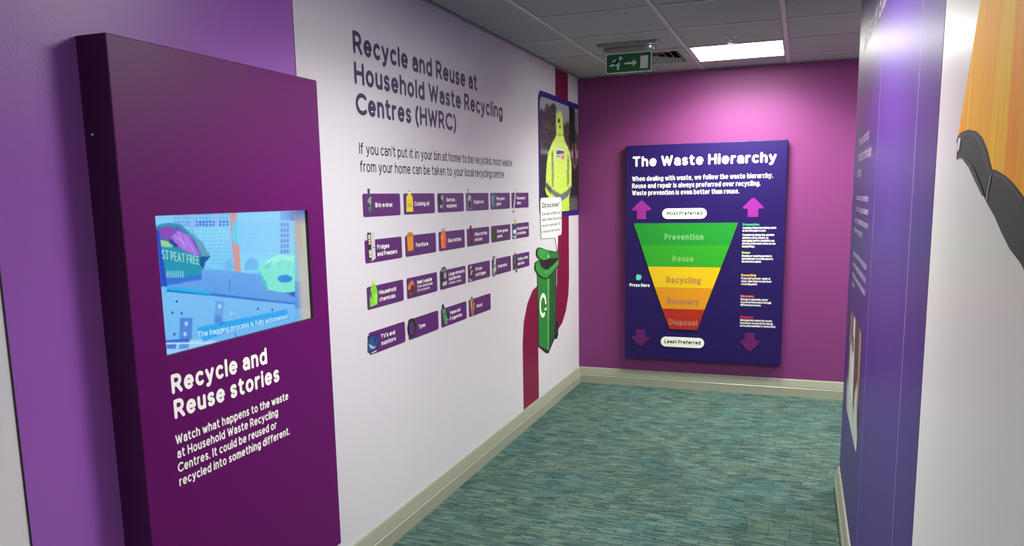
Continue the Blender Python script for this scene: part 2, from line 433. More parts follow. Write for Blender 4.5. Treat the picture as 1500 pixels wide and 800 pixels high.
def text(name, lines, parent, mat, y, thick=0.0):
    """lines: (string, x0, z_baseline, cap, width or None, weight[, align])"""
    V, F = [], []
    for ln in lines:
        s, x0, z0, cap, width, wt = ln[:6]; al = ln[6] if len(ln) > 6 else 'l'
        if al == 'c':
            if width is None:
                width = text_strokes([], [], s, 0, 0, cap, None, wt)
            x0 = x0-width/2
        text_strokes(V, F, s, x0, z0, cap, width, wt)
    o = flat_mesh(name, V, F, y, mat, parent)
    return o

# ------------------------------------------------------------------ flat print built from coloured shapes
def shapes(name, lst, parent, y, mat=None, step=0.00025):
    """lst of (points, rgb) laid one over the other; colours are ink colours"""
    me = bpy.data.meshes.new(name); V = []; F = []; C = []
    for k, (pts, rgb) in enumerate(lst):
        i0 = len(V); V += [(p[0], y-step*k, p[1]) for p in pts]; F.append(tuple(range(i0, len(V)))); C.append(L4(rgb))
    me.from_pydata(V, [], F); me.update()
    ca = me.color_attributes.new('Col', 'FLOAT_COLOR', 'CORNER')
    buf = []
    for p, c in zip(me.polygons, C): buf += list(c)*p.loop_total
    ca.data.foreach_set('color', buf)
    return link(name, me, mat or M['print'], parent)
def ell(cx, cz, rx, rz, n=16, a0=0, a1=360):
    full = abs(a1-a0) >= 360
    return [(cx+rx*math.cos(math.radians(a0+(a1-a0)*k/n)), cz+rz*math.sin(math.radians(a0+(a1-a0)*k/n))) for k in range(n if full else n+1)]
def rect(x0, z0, x1, z1): return [(x0, z0), (x1, z0), (x1, z1), (x0, z1)]

class Raster:
    """a printed picture as a fine grid whose vertices carry ink colours"""
    def __init__(s, x0, x1, z0, z1, nx, nz, rgb):
        s.b = (x0, x1, z0, z1); s.nx, s.nz = nx, nz
        s.X, s.Z = np.meshgrid(np.linspace(x0, x1, nx), np.linspace(z0, z1, nz))
        s.c = np.zeros((nz, nx, 3)); s.c[:] = rgb
        s.rng = np.random.default_rng(7)
    def inside(s, pts):
        m = np.zeros(s.X.shape, bool); n = len(pts)
        for i in range(n):
            x1, z1 = pts[i]; x2, z2 = pts[(i+1) % n]
            if z1 == z2: continue
            c = ((z1 > s.Z) != (z2 > s.Z)) & (s.X < (x2-x1)*(s.Z-z1)/(z2-z1)+x1)
            m ^= c
        return m.astype(float)
    def soft(s, m, r):
        for _ in range(r):
            p = np.pad(m, 1, mode='edge')
            m = (p[1:-1, 1:-1]*2+p[:-2, 1:-1]+p[2:, 1:-1]+p[1:-1, :-2]+p[1:-1, 2:])/6
        return m
    def put(s, m, rgb, a=1.0):
        m = (m*a)[..., None]; s.c = s.c*(1-m)+np.array(rgb, float)*m
    def poly(s, pts, rgb, a=1.0, r=0): s.put(s.soft(s.inside(pts), max(r, 1)), rgb, a)
    def grad(s, pts, c0, c1, axis=1, r=0, a=1.0):
        m = s.inside(pts); T = s.Z if axis else s.X
        if m.any():
            lo, hi = T[m > 0].min(), T[m > 0].max()
        else: return
        t = np.clip((T-lo)/(hi-lo+1e-9), 0, 1)[..., None]
        col = np.array(c0, float)*(1-t)+np.array(c1, float)*t
        m = (s.soft(m, r)*a)[..., None]; s.c = s.c*(1-m)+col*m
    def line(s, x0, z0, x1, z1, w, rgb, a=1.0, r=0):
        dx, dz = x1-x0, z1-z0; l = math.hypot(dx, dz) or 1e-9; nx, nz = -dz/l*w/2, dx/l*w/2
        s.poly([(x0+nx, z0+nz), (x1+nx, z1+nz), (x1-nx, z1-nz), (x0-nx, z0-nz)], rgb, a, r)
    def noise(s, pts, amp, blur=1):
        n = s.rng.normal(0, 1, s.X.shape)
        n = s.soft(n, blur); n /= n.std()
        m = s.inside(pts) if pts else 1.0
        s.c += (n*m*amp)[..., None]
    def build(s, name, parent, y, mat, clip=None):
        nx, nz = s.nx, s.nz
        co = np.stack([s.X, np.full_like(s.X, y), s.Z], -1).reshape(-1, 3)
        i = np.arange((nz-1)*nx).reshape(nz-1, nx)[:, :-1].ravel()
        f = np.stack([i, i+1, i+nx+1, i+nx], -1)
        if clip is not None:
            cen = co[f].mean(1); keep = np.array([clip(c[0], c[2]) for c in cen]); f = f[keep]
        me = bpy.data.meshes.new(name); me.from_pydata(co.tolist(), [], f.tolist()); me.update()
        ca = me.color_attributes.new('Col', 'FLOAT_COLOR', 'POINT')
        c = np.clip(s.c, 0, 255)/255.0; c = np.where(c <= 0.04045, c/12.92, ((c+0.055)/1.055)**2.4)
        ca.data.foreach_set('color', np.concatenate([c.reshape(-1, 3), np.ones((nx*nz, 1))], 1).ravel())
        return link(name, me, mat, parent)

# ================================================================== the setting
T = 0.12
floor = tag(box('floor', XL-T, XP+T, Y0-T, YB+T, -0.05, 0.0, M['carpet']), 'striated teal, green and grey carpet', kind='structure')

# left wall: white, with a purple vinyl panel behind the kiosk
wl = tag(box('wall_left', XL-T, XL, Y0, YB+T, 0, HC+0.25, M['white_wall']), kind='structure', label='white wall with purple panel, signs and maroon ribbon')
PY0, PY1 = 1.247, 2.420
box('vinyl_panel', XL, XL+0.002, PY0, PY1, 0.0, HC, M['purple_wall'], wl).update_tag()
bpy.data.objects['vinyl_panel']['label'] = 'purple vinyl panel'
for yy in (PY0-0.004, PY1): box('joint_strip', XL, XL+0.0022, yy, yy+0.004, 0.0, HC, M['trim_dark'], wl)
wb = tag(box('wall_back', XL, XP, YB, YB+T, 0, HC+0.25, M['magenta_wall']), kind='structure', label='magenta purple end wall')
# right wall: body, indigo vinyl panels and white vinyl
wr = tag(box('wall_right', XR+0.002, XR+T, Y0, YC, 0, HC+0.25, M['white_right']), kind='structure', label='glossy indigo and white printed wall')
for a, c in ((2.986, YC), (2.006, 2.980), (1.694, 2.000)):
    box('vinyl_panel', XR, XR+0.002, a, c, SKH-0.02, HC, M['indigo_vinyl'], wr, bev=0.0007, seg=1)['label'] = 'indigo vinyl panel'
for yy in (2.980, 2.000): box('joint_strip', XR-0.0001, XR+0.002, yy, yy+0.006, SKH-0.02, HC, M['seam_light'], wr)
box('joint_strip', XR+0.0002, XR+0.002, 1.690, 1.694, SKH-0.02, HC, M['trim_dark'], wr)
box('vinyl_panel', XR+0.0004, XR+0.002, 0.30, 1.690, SKH-0.02, HC, M['white_right'], wr)['label'] = 'white vinyl panel'
box('vinyl_panel', XR+0.002, XR+T, YC, YC+0.002, SKH-0.02, HC, M['indigo_vinyl'], wr)['label'] = 'indigo end face'
tag(box('wall_passage', XR+T, XP, YC-T, YC, 0, HC+0.25, M['white_wall']), kind='structure', label='white passage wall').name = 'wall_front'
tag(box('wall_passage_end', XP, XP+T, YC-T, YB+T, 0, HC+0.25, M['white_wall']), kind='structure', label='white end wall of the side passage').name = 'wall_end'
tag(box('wall_rear', XL-T, XR+T, Y0-T, Y0, 0, HC+0.25, M['white_wall']), kind='structure', label='white wall behind the photographer').name = 'wall_rear'

# skirting: lower upright band, groove, slanted upper band
SKP = [(0, 0), (0.020, 0), (0.020, 0.064), (0.0165, 0.068), (0.0175, 0.073), (0.0085, 0.124), (0.005, SKH), (0, SKH)]
def skirting(name, a, c, axis, sgn, base, mit0=0, mit1=0, label='off-white painted skirting board'):
    """runs along 'axis' from a to c; profile grows from base towards sgn; mitres shorten with the profile"""
    bm = bmesh.new(); rings = []
    for t, mt in ((a, mit0), (c, mit1)):
        ring = []
        for p, z in SKP:
            s = t+mt*p
            ring.append(bm.verts.new((base+sgn*p, s, z) if axis == 'y' else (s, base+sgn*p, z)))
        rings.append(ring)
    n = len(SKP)
    for i in range(n): bm.faces.new((rings[0][i], rings[0][(i+1) % n], rings[1][(i+1) % n], rings[1][i]))
    bm.faces.new(rings[0]); bm.faces.new(rings[1][::-1])
    return tag(bm_obj(name, bm, M['skirting']), kind='structure', label=label)
skirting('baseboard_left', Y0, YB, 'y', 1, XL, 1, -1)
skirting('baseboard_back', XL, XP, 'x', -1, YB, 1, -1)
skirting('baseboard_right', Y0, YC, 'y', -1, XR, 1, 1, 'off-white skirting under the indigo wall')
skirting('baseboard_front', XR, XP, 'x', 1, YC, -1, -1)
b = box('painted_shadow', XR-0.0235, XR-0.0195, Y0+0.02, YC+0.02, 0.0, 0.012, M['painted_shadow'], bpy.data.objects['baseboard_right'])  # dark strip painting the shadow line where skirting meets carpet
b['label'] = 'painted shadow line along the carpet'

# ceiling: slab above, T-bar grid and lay-in tiles one by one
ceil = tag(box('ceiling', XL-T, XP+T, Y0-T, YB+T, HC+0.25, HC+0.30, M['void']), kind='structure', label='suspended ceiling of grey mineral tiles')
GX = [-1.32+0.6*k for k in range(0, 8)]            # main runners
GY = [5.845-0.6*k for k in range(0, 16)]           # cross tees
def xr_at(y): return XP if y >= YC-0.001 else XR
def in_room(x0, x1, y0, y1):
    """clip a cell to the L-shaped plan -> list of rectangles"""
    x0, x1, y0, y1 = max(x0, XL), min(x1, XP), max(y0, Y0), min(y1, YB)
    out = []
    if x1-x0 < 0.02 or y1-y0 < 0.02: return out
    if x1 <= XR+0.001 or y0 >= YC-0.001: return [(x0, x1, y0, y1)]
    if x0 >= XR:
        if y1 > YC+0.02: out.append((x0, x1, max(y0, YC), y1))
        return out
    if y1 > YC+0.02:
        out.append((x0, x1, max(y0, YC), y1))
        if y0 < YC: out.append((x0, XR, y0, YC))
    else: out.append((x0, XR, y0, y1))
    return out
xs = [XL]+GX+[XP]; ys = [YB]+GY+[Y0]
LIGHTS = [(-0.72, 5.245), (-0.72, 2.245), (-0.72, -1.955), (1.08, 5.245)]          # lower-left corner of the lit cells
VENT = (-1.32, 5.245)
tile_cache = {}
for i in range(len(xs)-1):
    for j in range(len(ys)-1):
        cx0, cx1, cy1, cy0 = xs[i], xs[i+1], ys[j], ys[j+1]
        if any(abs(cx0-a) < .02 and abs(cy0-c) < .02 for a, c in LIGHTS+[VENT]): continue
        for (x0, x1, y0, y1) in in_room(cx0, cx1, cy0, cy1):
            g = 0.0075
            w, d = x1-x0-2*g, y1-y0-2*g
            if w < 0.02 or d < 0.02: continue
            key = (round(w, 3), round(d, 3))
            if key not in tile_cache:
                bm = bmesh.new(); add_box(bm, -w/2, w/2, -d/2, d/2, 0.004, 0.018, 0.0015, 1)
                me = bpy.data.meshes.new('ceiling_tile'); bmesh.ops.recalc_face_normals(bm, faces=bm.faces[:]); bm.to_mesh(me); bm.free()
                me.materials.append(M['tile']); tile_cache[key] = me
            o = bpy.data.objects.new('ceiling_tile', tile_cache[key]); COL.objects.link(o); o.parent = ceil
            o.location = ((x0+x1)/2, (y0+y1)/2, HC+random.uniform(-0.0006, 0.0006))
def tee(name, x0, x1, y0, y1, z=0.0):
    """flat flange with an upright web above it"""
    bm = bmesh.new(); add_box(bm, x0, x1, y0, y1, HC+z, HC+z+0.002)
    if x1-x0 < y1-y0: c = (x0+x1)/2; add_box(bm, c-0.001, c+0.001, y0, y1, HC+z+0.002, HC+z+0.03)
    else: c = (y0+y1)/2; add_box(bm, x0, x1, c-0.001, c+0.001, HC+z+0.002, HC+z+0.03)
    return bm_obj(name, bm, M['tee'], ceil)
for x in GX:
    if x > XP-0.1: continue
    y0 = Y0 if x < XR else YC
    tee('main_runner', x-0.012, x+0.012, y0, YB)
for j, y in enumerate(GY):
    if y < Y0+0.05: continue
    xe = XP if y > YC else XR
    for a, c in zip(xs, xs[1:]):
        a2, c2 = max(a, XL), min(c, xe)
        if c2-a2 > 0.03: tee('cross_tee', a2+(0.012 if a > XL else 0), c2-0.012, y-0.0075, y+0.0075, 0.0004)
# wall angles
def angle(name, x0, x1, y0, y1, side):
    bm = bmesh.new(); add_box(bm, x0, x1, y0, y1, HC-0.001, HC+0.001)
    if side == 'l': add_box(bm, x0, x0+0.003, y0, y1, HC-0.0, HC+0.022); add_box(bm, x1-0.002, x1+0.003, y0, y1, HC-0.0002, HC+0.001, mi=1)
    return tag(bm_obj(name, bm, [M['angle'], M['trim_dark']]), kind='structure', label='painted ceiling edge trim')
angle('trim_1', XL, XL+0.024, Y0, YB, 'l')
angle('trim_2', XL+0.024, XP, YB-0.02, YB, 'b')
angle('trim_3', XR-0.02, XR, Y0, YC, 'r')

# ================================================================== ceiling things
def light_panel(x, y, label):
    t = empty('ceiling_light', (x+0.3, y+0.3, HC), 0, label, 'light', 'square flat ceiling lights')
    bm = bmesh.new(); o_, i_ = 0.287, 0.276
    for (a, b_, c, d) in ((-o_, o_, -o_, -i_), (-o_, o_, i_, o_), (-o_, -i_, -i_, i_), (i_, o_, -i_, i_)): add_box(bm, a, b_, c, d, -0.001, 0.014)
    bm_obj('frame', bm, M['white_metal'], t)
    box('diffuser', -i_, i_, -i_, i_, 0.003, 0.010, M['panel_glow'], t)
    ld = bpy.data.lights.new('lamp', 'AREA'); ld.shape = 'SQUARE'; ld.size = 0.54; ld.energy = PANEL_WATTS; ld.spread = math.radians(PANEL_SPREAD)
    ld.color = (1.0, 0.985, 0.95)
    lo = bpy.data.objects.new('lamp', ld); COL.objects.link(lo); lo.parent = t; lo.location = (0, 0, -0.004)
    return t
light_panel(*LIGHTS[0], 'lit square ceiling light in front of the magenta end wall')
light_panel(*LIGHTS[1], 'lit square ceiling light above the corridor beside the kiosk')
light_panel(*LIGHTS[2], 'added unseen square ceiling light behind the photographer')  # unseen panel, added to light the near corridor
light_panel(*LIGHTS[3], 'added unseen square ceiling light in the side passage')  # panel added out of view, lights the passage

# four-way air diffuser
t = empty('air_vent', (VENT[0]+0.3, VENT[1]+0.3, HC), 0, 'square slatted air vent in the ceiling behind the exit sign', 'vent')
bm = bmesh.new(); o_, i_ = 0.2855, 0.235
for (a, b_, c, d) in ((-o_, o_, -o_, -i_), (-o_, o_, i_, o_), (-o_, -i_, -i_, i_), (i_, o_, -i_, i_)): add_box(bm, a, b_, c, d, -0.002, 0.006)
bm_obj('frame', bm, M['tile'], t)
bm = bmesh.new(); add_box(bm, -i_, i_, -i_, i_, 0.075, 0.08)
for (a, b_, c, d) in ((-i_-.004, i_+.004, -i_-.004, -i_), (-i_-.004, i_+.004, i_, i_+.004), (-i_-.004, -i_, -i_, i_), (i_, i_+.004, -i_, i_)): add_box(bm, a, b_, c, d, 0.004, 0.08)
bm_obj('duct', bm, M['void'], t)
for k in range(5):
    a = 0.225-0.045*k
    bm = bmesh.new()
    lo = [(-a, -a), (a, -a), (a, a), (-a, a)]; hi = [(p*(a-0.020)/a, q*(a-0.020)/a) for p, q in lo]
    lo2 = [(p*(a-0.003)/a, q*(a-0.003)/a) for p, q in lo]; hi2 = [(p*(a-0.023)/a, q*(a-0.023)/a) for p, q in lo]
    A1 = [bm.verts.new((p, q, 0.0)) for p, q in lo]; B1 = [bm.verts.new((p, q, 0.026)) for p, q in hi]
    A2 = [bm.verts.new((p, q, 0.0)) for p, q in lo2]; B2 = [bm.verts.new((p, q, 0.026)) for p, q in hi2]
    for i in range(4):
        j = (i+1) % 4
        bm.faces.new((A1[i], A1[j], B1[j], B1[i])); bm.faces.new((A2[j], A2[i], B2[i], B2[j]))
        bm.faces.new((A1[j], A1[i], A2[i], A2[j])); bm.faces.new((B1[i], B1[j], B2[j], B2[i]))
    bm_obj('louvre', bm, M['grey_plastic'], t)

# sprinkler head
t = empty('sprinkler', (-0.425, 5.02, HC+0.004), 0, 'small chrome sprinkler head in the ceiling before the light', 'sprinkler')
bm = bmesh.new(); add_lathe(bm, [(0.040, 0.0), (0.038, -0.004), (0.020, -0.006), (0.012, -0.008)], 24); bm_obj('rosette', bm, M['white_metal'], t, smooth=True)
bm = bmesh.new(); add_lathe(bm, [(0.009, -0.006), (0.011, -0.014), (0.010, -0.024), (0.006, -0.028), (0.005, -0.034)], 16); bm_obj('body', bm, M['chrome'], t, smooth=True)
bm = bmesh.new(); add_lathe(bm, [(0.003, -0.034), (0.016, -0.036), (0.015, -0.039), (0.003, -0.041)], 16); bm_obj('deflector', bm, M['chrome'], t)
for s in (-1, 1):
    box('arm', s*0.010-0.0015, s*0.010+0.0015, -0.002, 0.002, -0.036, -0.018, M['chrome'], t)

# exit sign
EX = empty('exit_sign', (-1.030, 4.975, HC), 0, 'green running man exit sign with arrow hanging from the ceiling', 'sign')
bm = bmesh.new(); add_prism(bm, [(-0.192, 0.002), (-0.176, -0.014), (0.176, -0.014), (0.192, 0.002)], -0.075, 0.075); bm_obj('ceiling_tray', bm, M['grey_plastic'], EX)
bm = bmesh.new(); add_box(bm, -0.155, 0.155, -0.026, 0.026, -0.042, -0.014, 0.006, 3); hs = bm_obj('housing', bm, M['grey_plastic'], EX)
bm = bmesh.new(); add_lathe(bm, [(0.0035, 0), (0.0035, -0.003), (0.001, -0.004)], 12, 0.138, -0.030); o = bm_obj('indicator_lamp', bm, M['led'], EX, loc=(0, 0, -0.024)); o['label'] = 'tiny bright white lamp'
box('acrylic_blade', -0.150, 0.152, -0.003, 0.003, -0.174, -0.040, M['acrylic'], EX, bev=0.0008, seg=1)
pl = box('sign_panel', -0.144, 0.144, -0.0050, -0.0034, -0.168, -0.046, M['exit_white'], EX)
box('green_field', -0.1375, 0.1375, -0.0056, -0.0050, -0.1615, -0.0525, M['exit_green'], pl)
def epx(x, y):   # crop pixels of the sign (1500x650 crop) to local
    u = (x-205)/(835-205)*0.275-0.1375
    top = 225-(x-205)/630*38; bot = 530-(x-205)/630*35
    v = (y-top)/(bot-top)
    return (u, -0.0525-v*0.109)
V, F = [], []
def es(pts, w): stroke_mesh(V, F, [epx(*p) for p in pts], w)
es([(345, 320), (385, 330)], 0.010)
es([(370, 325), (320, 395), (262, 408)], 0.0125)
es([(355, 330), (330, 385), (372, 410), (370, 465)], 0.0125)
es([(362, 315), (322, 318), (290, 345)], 0.0075)
es([(372, 330), (362, 358), (392, 388)], 0.0075)
es([(405, 283), (406, 284)], 0.0195)
es([(475, 375), (585, 365)], 0.0115)
i0 = len(V); V += [epx(583, 305), epx(640, 360), epx(583, 425)]; F.append((i0, i0+1, i0+2))
flat_mesh('running_figure_and_arrow', V, F, -0.0059, M['exit_white'], pl)
flat_mesh('door_symbol', [epx(690, 252), epx(797, 243), epx(793, 458), epx(686, 462)], [(0, 1, 2, 3)], -0.0059, M['exit_white'], pl)

# ================================================================== kiosk
KX, KY0, KY1, KZ0, KZ1, KD = -1.59, 1.509, 2.401, 0.255, 1.9565, 0.098
K0 = empty('video_kiosk', (XL+0.0021, KY0, KZ0), ROT['left'], 'tall purple wall-mounted display cabinet with a lit video screen', 'kiosk')
KW, KH = KY1-KY0, KZ1-KZ0
su0, su1, sv0, sv1 = 1.6165-KY0, 2.3035-KY0, 1.1365-KZ0, 1.5125-KZ0
fy = -(KX-XL-0.0021); ret = 0.013
bm = bmesh.new()
o4 = [(0, 0), (KW, 0), (KW, KH), (0, KH)]; i4 = [(su0, sv0), (su1, sv0), (su1, sv1), (su0, sv1)]; bv = 0.0022
of = [bm.verts.new((min(max(x, bv), KW-bv), fy, min(max(z, bv), KH-bv))) for x, z in o4]; ob = [bm.verts.new((x, fy+bv, z)) for x, z in o4]; ow = [bm.verts.new((x, 0, z)) for x, z in o4]
inf = [bm.verts.new((x, fy, z)) for x, z in i4]; inb = [bm.verts.new((x, fy+ret, z)) for x, z in i4]
for i in range(4):
    j = (i+1) % 4
    bm.faces.new((of[i], of[j], inf[j], inf[i])).material_index = 0
    bm.faces.new((of[i], of[j], ob[j], ob[i])).material_index = 0
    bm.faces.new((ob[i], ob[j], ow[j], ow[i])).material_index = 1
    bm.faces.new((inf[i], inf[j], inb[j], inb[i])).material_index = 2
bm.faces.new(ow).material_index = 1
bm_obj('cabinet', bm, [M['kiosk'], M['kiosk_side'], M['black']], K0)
DS = empty('screen', (0, 0, 0)); DS.parent = K0
bpy.data.objects.remove(DS)
DS = box('screen', su0-0.01, su1+0.01, fy+ret, fy+ret+0.03, sv0-0.01, sv1+0.01, M['black'], K0); DS['label'] = 'lit video screen'
bm = bmesh.new(); add_lathe(bm, [(0.0042, 0), (0.0042, 0.002), (0.003, 0.003)], 14)
o = bm_obj('lock', bm, M['chrome'], K0, loc=(-0.0005, -0.026, 1.718-KZ0)); o.rotation_euler = (0, -math.pi/2, 0); o['label'] = 'small chrome lock'
# the picture on the screen
sx = XL+0.0021-(fy+ret)
def S(px, py):
    p = wp(px, py, 0, sx); return (p[0]-KY0, p[1]-KZ0)
def SP(*v): return [S(v[i], v[i+1]) for i in range(0, len(v), 2)]
# crop pixel helpers (scale of the enlargements the art was traced from)
def c3(x, y): return (225+x/6.667, 300+y/6.667)
def c5(x, y): return (335+x/6.667, 300+y/6.667)
def c6(x, y): return (230+x/6.15, 400+y/6.15)
def c7(x, y): return (340+x/8.0, 400+y/8.0)
def cp(f, *v): return [S(*f(v[i], v[i+1])) for i in range(0, len(v), 2)]
iu0, iu1, iv0, iv1 = su0-0.004, su1+0.002, sv0-0.004, sv1+0.004
R1 = Raster(iu0, iu1, iv0, iv1, 400, 220, (120, 200, 248))
full = rect(iu0, iv0, iu1, iv1)
R1.grad(full, (96, 176, 240), (128, 208, 252), 1)
# back wall with mesh
R1.poly(cp(c3, 0, 90, 745, 70, 745, 230, 380, 235, 200, 175, 0, 120), (132, 200, 246))
for k in range(5):
    for (xa, xb) in ((200, 345), (410, 590), (635, 735)):
        pass
for row, (yy, hh) in enumerate(((88, 22), (125, 20), (160, 28), (192, 24))):
    for x in list(range(200, 350, 27))+list(range(412, 590, 32))+list(range(640, 735, 34)):
        y = yy-(x-200)*0.01
        dark = (40, 90, 214) if (x > 400 and row >= 2) else (92, 158, 232)
        if row == 3 and x < 380: dark = (110, 150, 228)
        R1.poly(cp(c3, x, y, x+20, y, x+20, y+hh-5, x, y+hh-5), dark, 0.9)
R1.poly(cp(c3, 345, 100, 410, 100, 410, 225, 350, 225), (150, 176, 234), 0.5, 1)
R1.poly(cp(c3, 590, 90, 635, 90, 635, 215, 592, 215), (160, 176, 234), 0.55, 1)
R1.grad(cp(c3, 380, 235, 745, 225, 745, 640, 500, 610, 540, 500), (120, 204, 250), (148, 224, 252), 1, 1)
R1.grad(cp(c5, 70, 90, 640, 70, 640, 640, 300, 700, 110, 660), (128, 214, 252), (132, 206, 252), 1, 1)
for k in range(17):
    x = 380+k*22; R1.line(*S(*c3(x, 235)), *S(*c3(x+12, 620)), 0.0022, (70, 158, 222), 0.45)
for k in range(10):
    y = 250+k*36; R1.line(*S(*c3(340+k*22, y)), *S(*c3(745, y-6)), 0.0022, (70, 158, 222), 0.45)
for k in range(22):
    x = 110+k*24; R1.line(*S(*c5(x-14, 175)), *S(*c5(x+14, 480+k*3)), 0.002, (84, 168, 228), 0.4)
for k in range(9):
    y = 190+k*34; R1.line(*S(*c5(110, y)), *S(*c5(500, y-14)), 0.002, (84, 168, 228), 0.4)
R1.poly([S(*c5(225+75*math.cos(a/10*math.pi), 640-125*math.sin(a/10*math.pi))) for a in range(11)], (96, 172, 236), 0.8, 1)
R1.poly([S(*c5(0+45*math.cos(a/10*math.pi), 640-110*math.sin(a/10*math.pi))) for a in range(11)], (104, 176, 236), 0.7, 1)
# tower of small windows on the right
R1.poly(cp(c5, 488, 150, 600, 150, 610, 480, 490, 480), (140, 196, 244), 1, 1)
for r in range(6):
    for c in range(3):
        x = 505+c*29; y = 178+r*52
        R1.poly(cp(c5, x, y, x+22, y, x+22, y+36, x, y+36), (70, 128, 216), 0.85)
R1.grad(cp(c5, 500, 60, 770, 60, 770, 160, 500, 150), (110, 168, 236), (60, 100, 200), 0, 2)
# orange post and round sign
R1.poly(cp(c5, 5, 80, 75, 75, 118, 662, 55, 655), (212, 146, 146), 1, 0)
R1.poly([S(*c5(72+42*math.cos(a*math.pi/10), 272+122*math.sin(a*math.pi/10))) for a in range(20)], (96, 202, 240))
R1.poly([S(*c5(98+16*math.cos(a*math.pi/10), 272+122*math.sin(a*math.pi/10))) for a in range(20)], (124, 216, 246), 0.6)
# conveyor belt
R1.grad(cp(c3, 120, 680, 470, 630, 800, 650, 1150, 710, 1700, 790, 1700, 1060, 120, 800), (72, 138, 220), (104, 168, 236), 1)
R1.poly([S(*p) for p in (c6(20, 0), c6(400, 0), c6(400, 60), c6(90, 110))], (28, 92, 202), 0.7, 3)
R1.poly([S(*p) for p in (c7(0, 0), c7(350, 0), c7(440, 210), c7(735, 250), c7(730, 350), c7(0, 265))], (88, 156, 232), 0.6, 2)
R1.poly(cp(c6, 85, 118, 470, 165, 480, 200, 90, 155), (20, 178, 236), 1, 0)
R1.poly(cp(c6, 85, 150, 480, 195, 480, 204, 85, 168), (30, 92, 190), 0.9)
R1.poly([S(*p) for p in (c6(480, 180), c7(735, 350), c7(735, 368), c6(480, 204))], (40, 108, 204), 0.9)
# side plate of the machine
R1.grad([S(*p) for p in (c6(40, 235), c6(90, 172), c6(480, 212), c7(735, 372), c7(735, 560), c6(90, 745))], (110, 182, 242), (118, 192, 244), 1)
for q in ((175, 257), (137, 358), (219, 364), (156, 551)):
    R1.poly([S(*c6(q[0]+9*math.cos(a*math.pi/5), q[1]+11*math.sin(a*math.pi/5))) for a in range(10)], (14, 30, 120))
for q in ((300, 419), (469, 434)):
    R1.poly([S(*c7(q[0]+10*math.cos(a*math.pi/5), q[1]+13*math.sin(a*math.pi/5))) for a in range(10)], (14, 30, 120))
R1.poly(cp(c6, 205, 405, 318, 405, 312, 600, 200, 600), (66, 128, 214), 0.9, 0)
for q in ((262, 457), (250, 550)):
    R1.poly([S(*c6(q[0]+15*math.cos(a*math.pi/6), q[1]+20*math.sin(a*math.pi/6))) for a in range(12)], (170, 216, 250))
R1.poly(cp(c6, 535, 250, 600, 255, 592, 450, 508, 450, 512, 400), (96, 160, 230), 0.9, 0)
R1.poly([S(*c6(563+16*math.cos(a*math.pi/6), 302+20*math.sin(a*math.pi/6))) for a in range(12)], (168, 216, 250))
R1.poly([S(*c6(552+34*math.cos(a*math.pi/6), 425+40*math.sin(a*math.pi/6))) for a in range(12)], (70, 136, 216))
R1.poly([S(*c6(669+18*math.cos(a*math.pi/6), 365+20*math.sin(a*math.pi/6))) for a in range(12)], (120, 214, 226))
R1.poly(cp(c6, 75, 605, 500, 600, 560, 625, 300, 690, 90, 745), (150, 206, 248))
R1.poly(cp(c6, 75, 605, 295, 590, 290, 625, 80, 628), (50, 106, 206))
R1.poly(cp(c6, 85, 645, 175, 640, 165, 682, 90, 682), (58, 116, 210)); R1.poly(cp(c6, 200, 640, 290, 640, 280, 680, 195, 685), (84, 146, 224))
R1.line(*S(*c6(80, 634)), *S(*c6(560, 628)), 0.003, (210, 236, 252), 0.9)
# left bag
R1.poly(cp(c3, 15, 215, 60, 190, 150, 175, 260, 190, 360, 280, 440, 350, 500, 430, 555, 505, 500, 560, 490, 620, 440, 680, 300, 700, 130, 715, 60, 560, 40, 400), (40, 150, 180), 1, 0)
R1.poly(cp(c3, 25, 220, 240, 215, 330, 290, 430, 380, 470, 480, 430, 520, 300, 465, 200, 410, 50, 400), (96, 92, 176), 1, 2)
R1.poly(cp(c3, 160, 320, 240, 250, 345, 300, 400, 400, 455, 490, 410, 500, 300, 450, 215, 390), (166, 112, 226), 1, 2)
R1.poly(cp(c3, 70, 230, 150, 205, 195, 260, 130, 330, 75, 300), (140, 70, 180), 1, 1)
R1.poly(cp(c3, 320, 240, 480, 370, 540, 500, 470, 500, 400, 350), (96, 160, 190), 1, 1)
R1.poly(cp(c3, 40, 340, 190, 365, 200, 400, 160, 420, 50, 400), (160, 220, 150), 0.9, 1)
R1.poly(cp(c3, 175, 330, 240, 400, 210, 420, 140, 360), (30, 60, 150), 0.9, 1)
R1.poly(cp(c3, 60, 420, 200, 415, 440, 505, 470, 610, 420, 680, 250, 705, 120, 640), (20, 150, 178), 1, 1)
R1.poly(cp(c3, 450, 510, 555, 505, 500, 560, 490, 620, 455, 600), (16, 84, 150), 1, 1)
R1.poly(cp(c3, 20, 230, 50, 260, 110, 640, 130, 800, 70, 800), (24, 70, 190), 0.95, 1)
for k, x in enumerate(range(130, 300, 22)): R1.line(*S(*c3(x, 645)), *S(*c3(x+2, 712)), 0.0035, (180, 228, 240), 0.8)
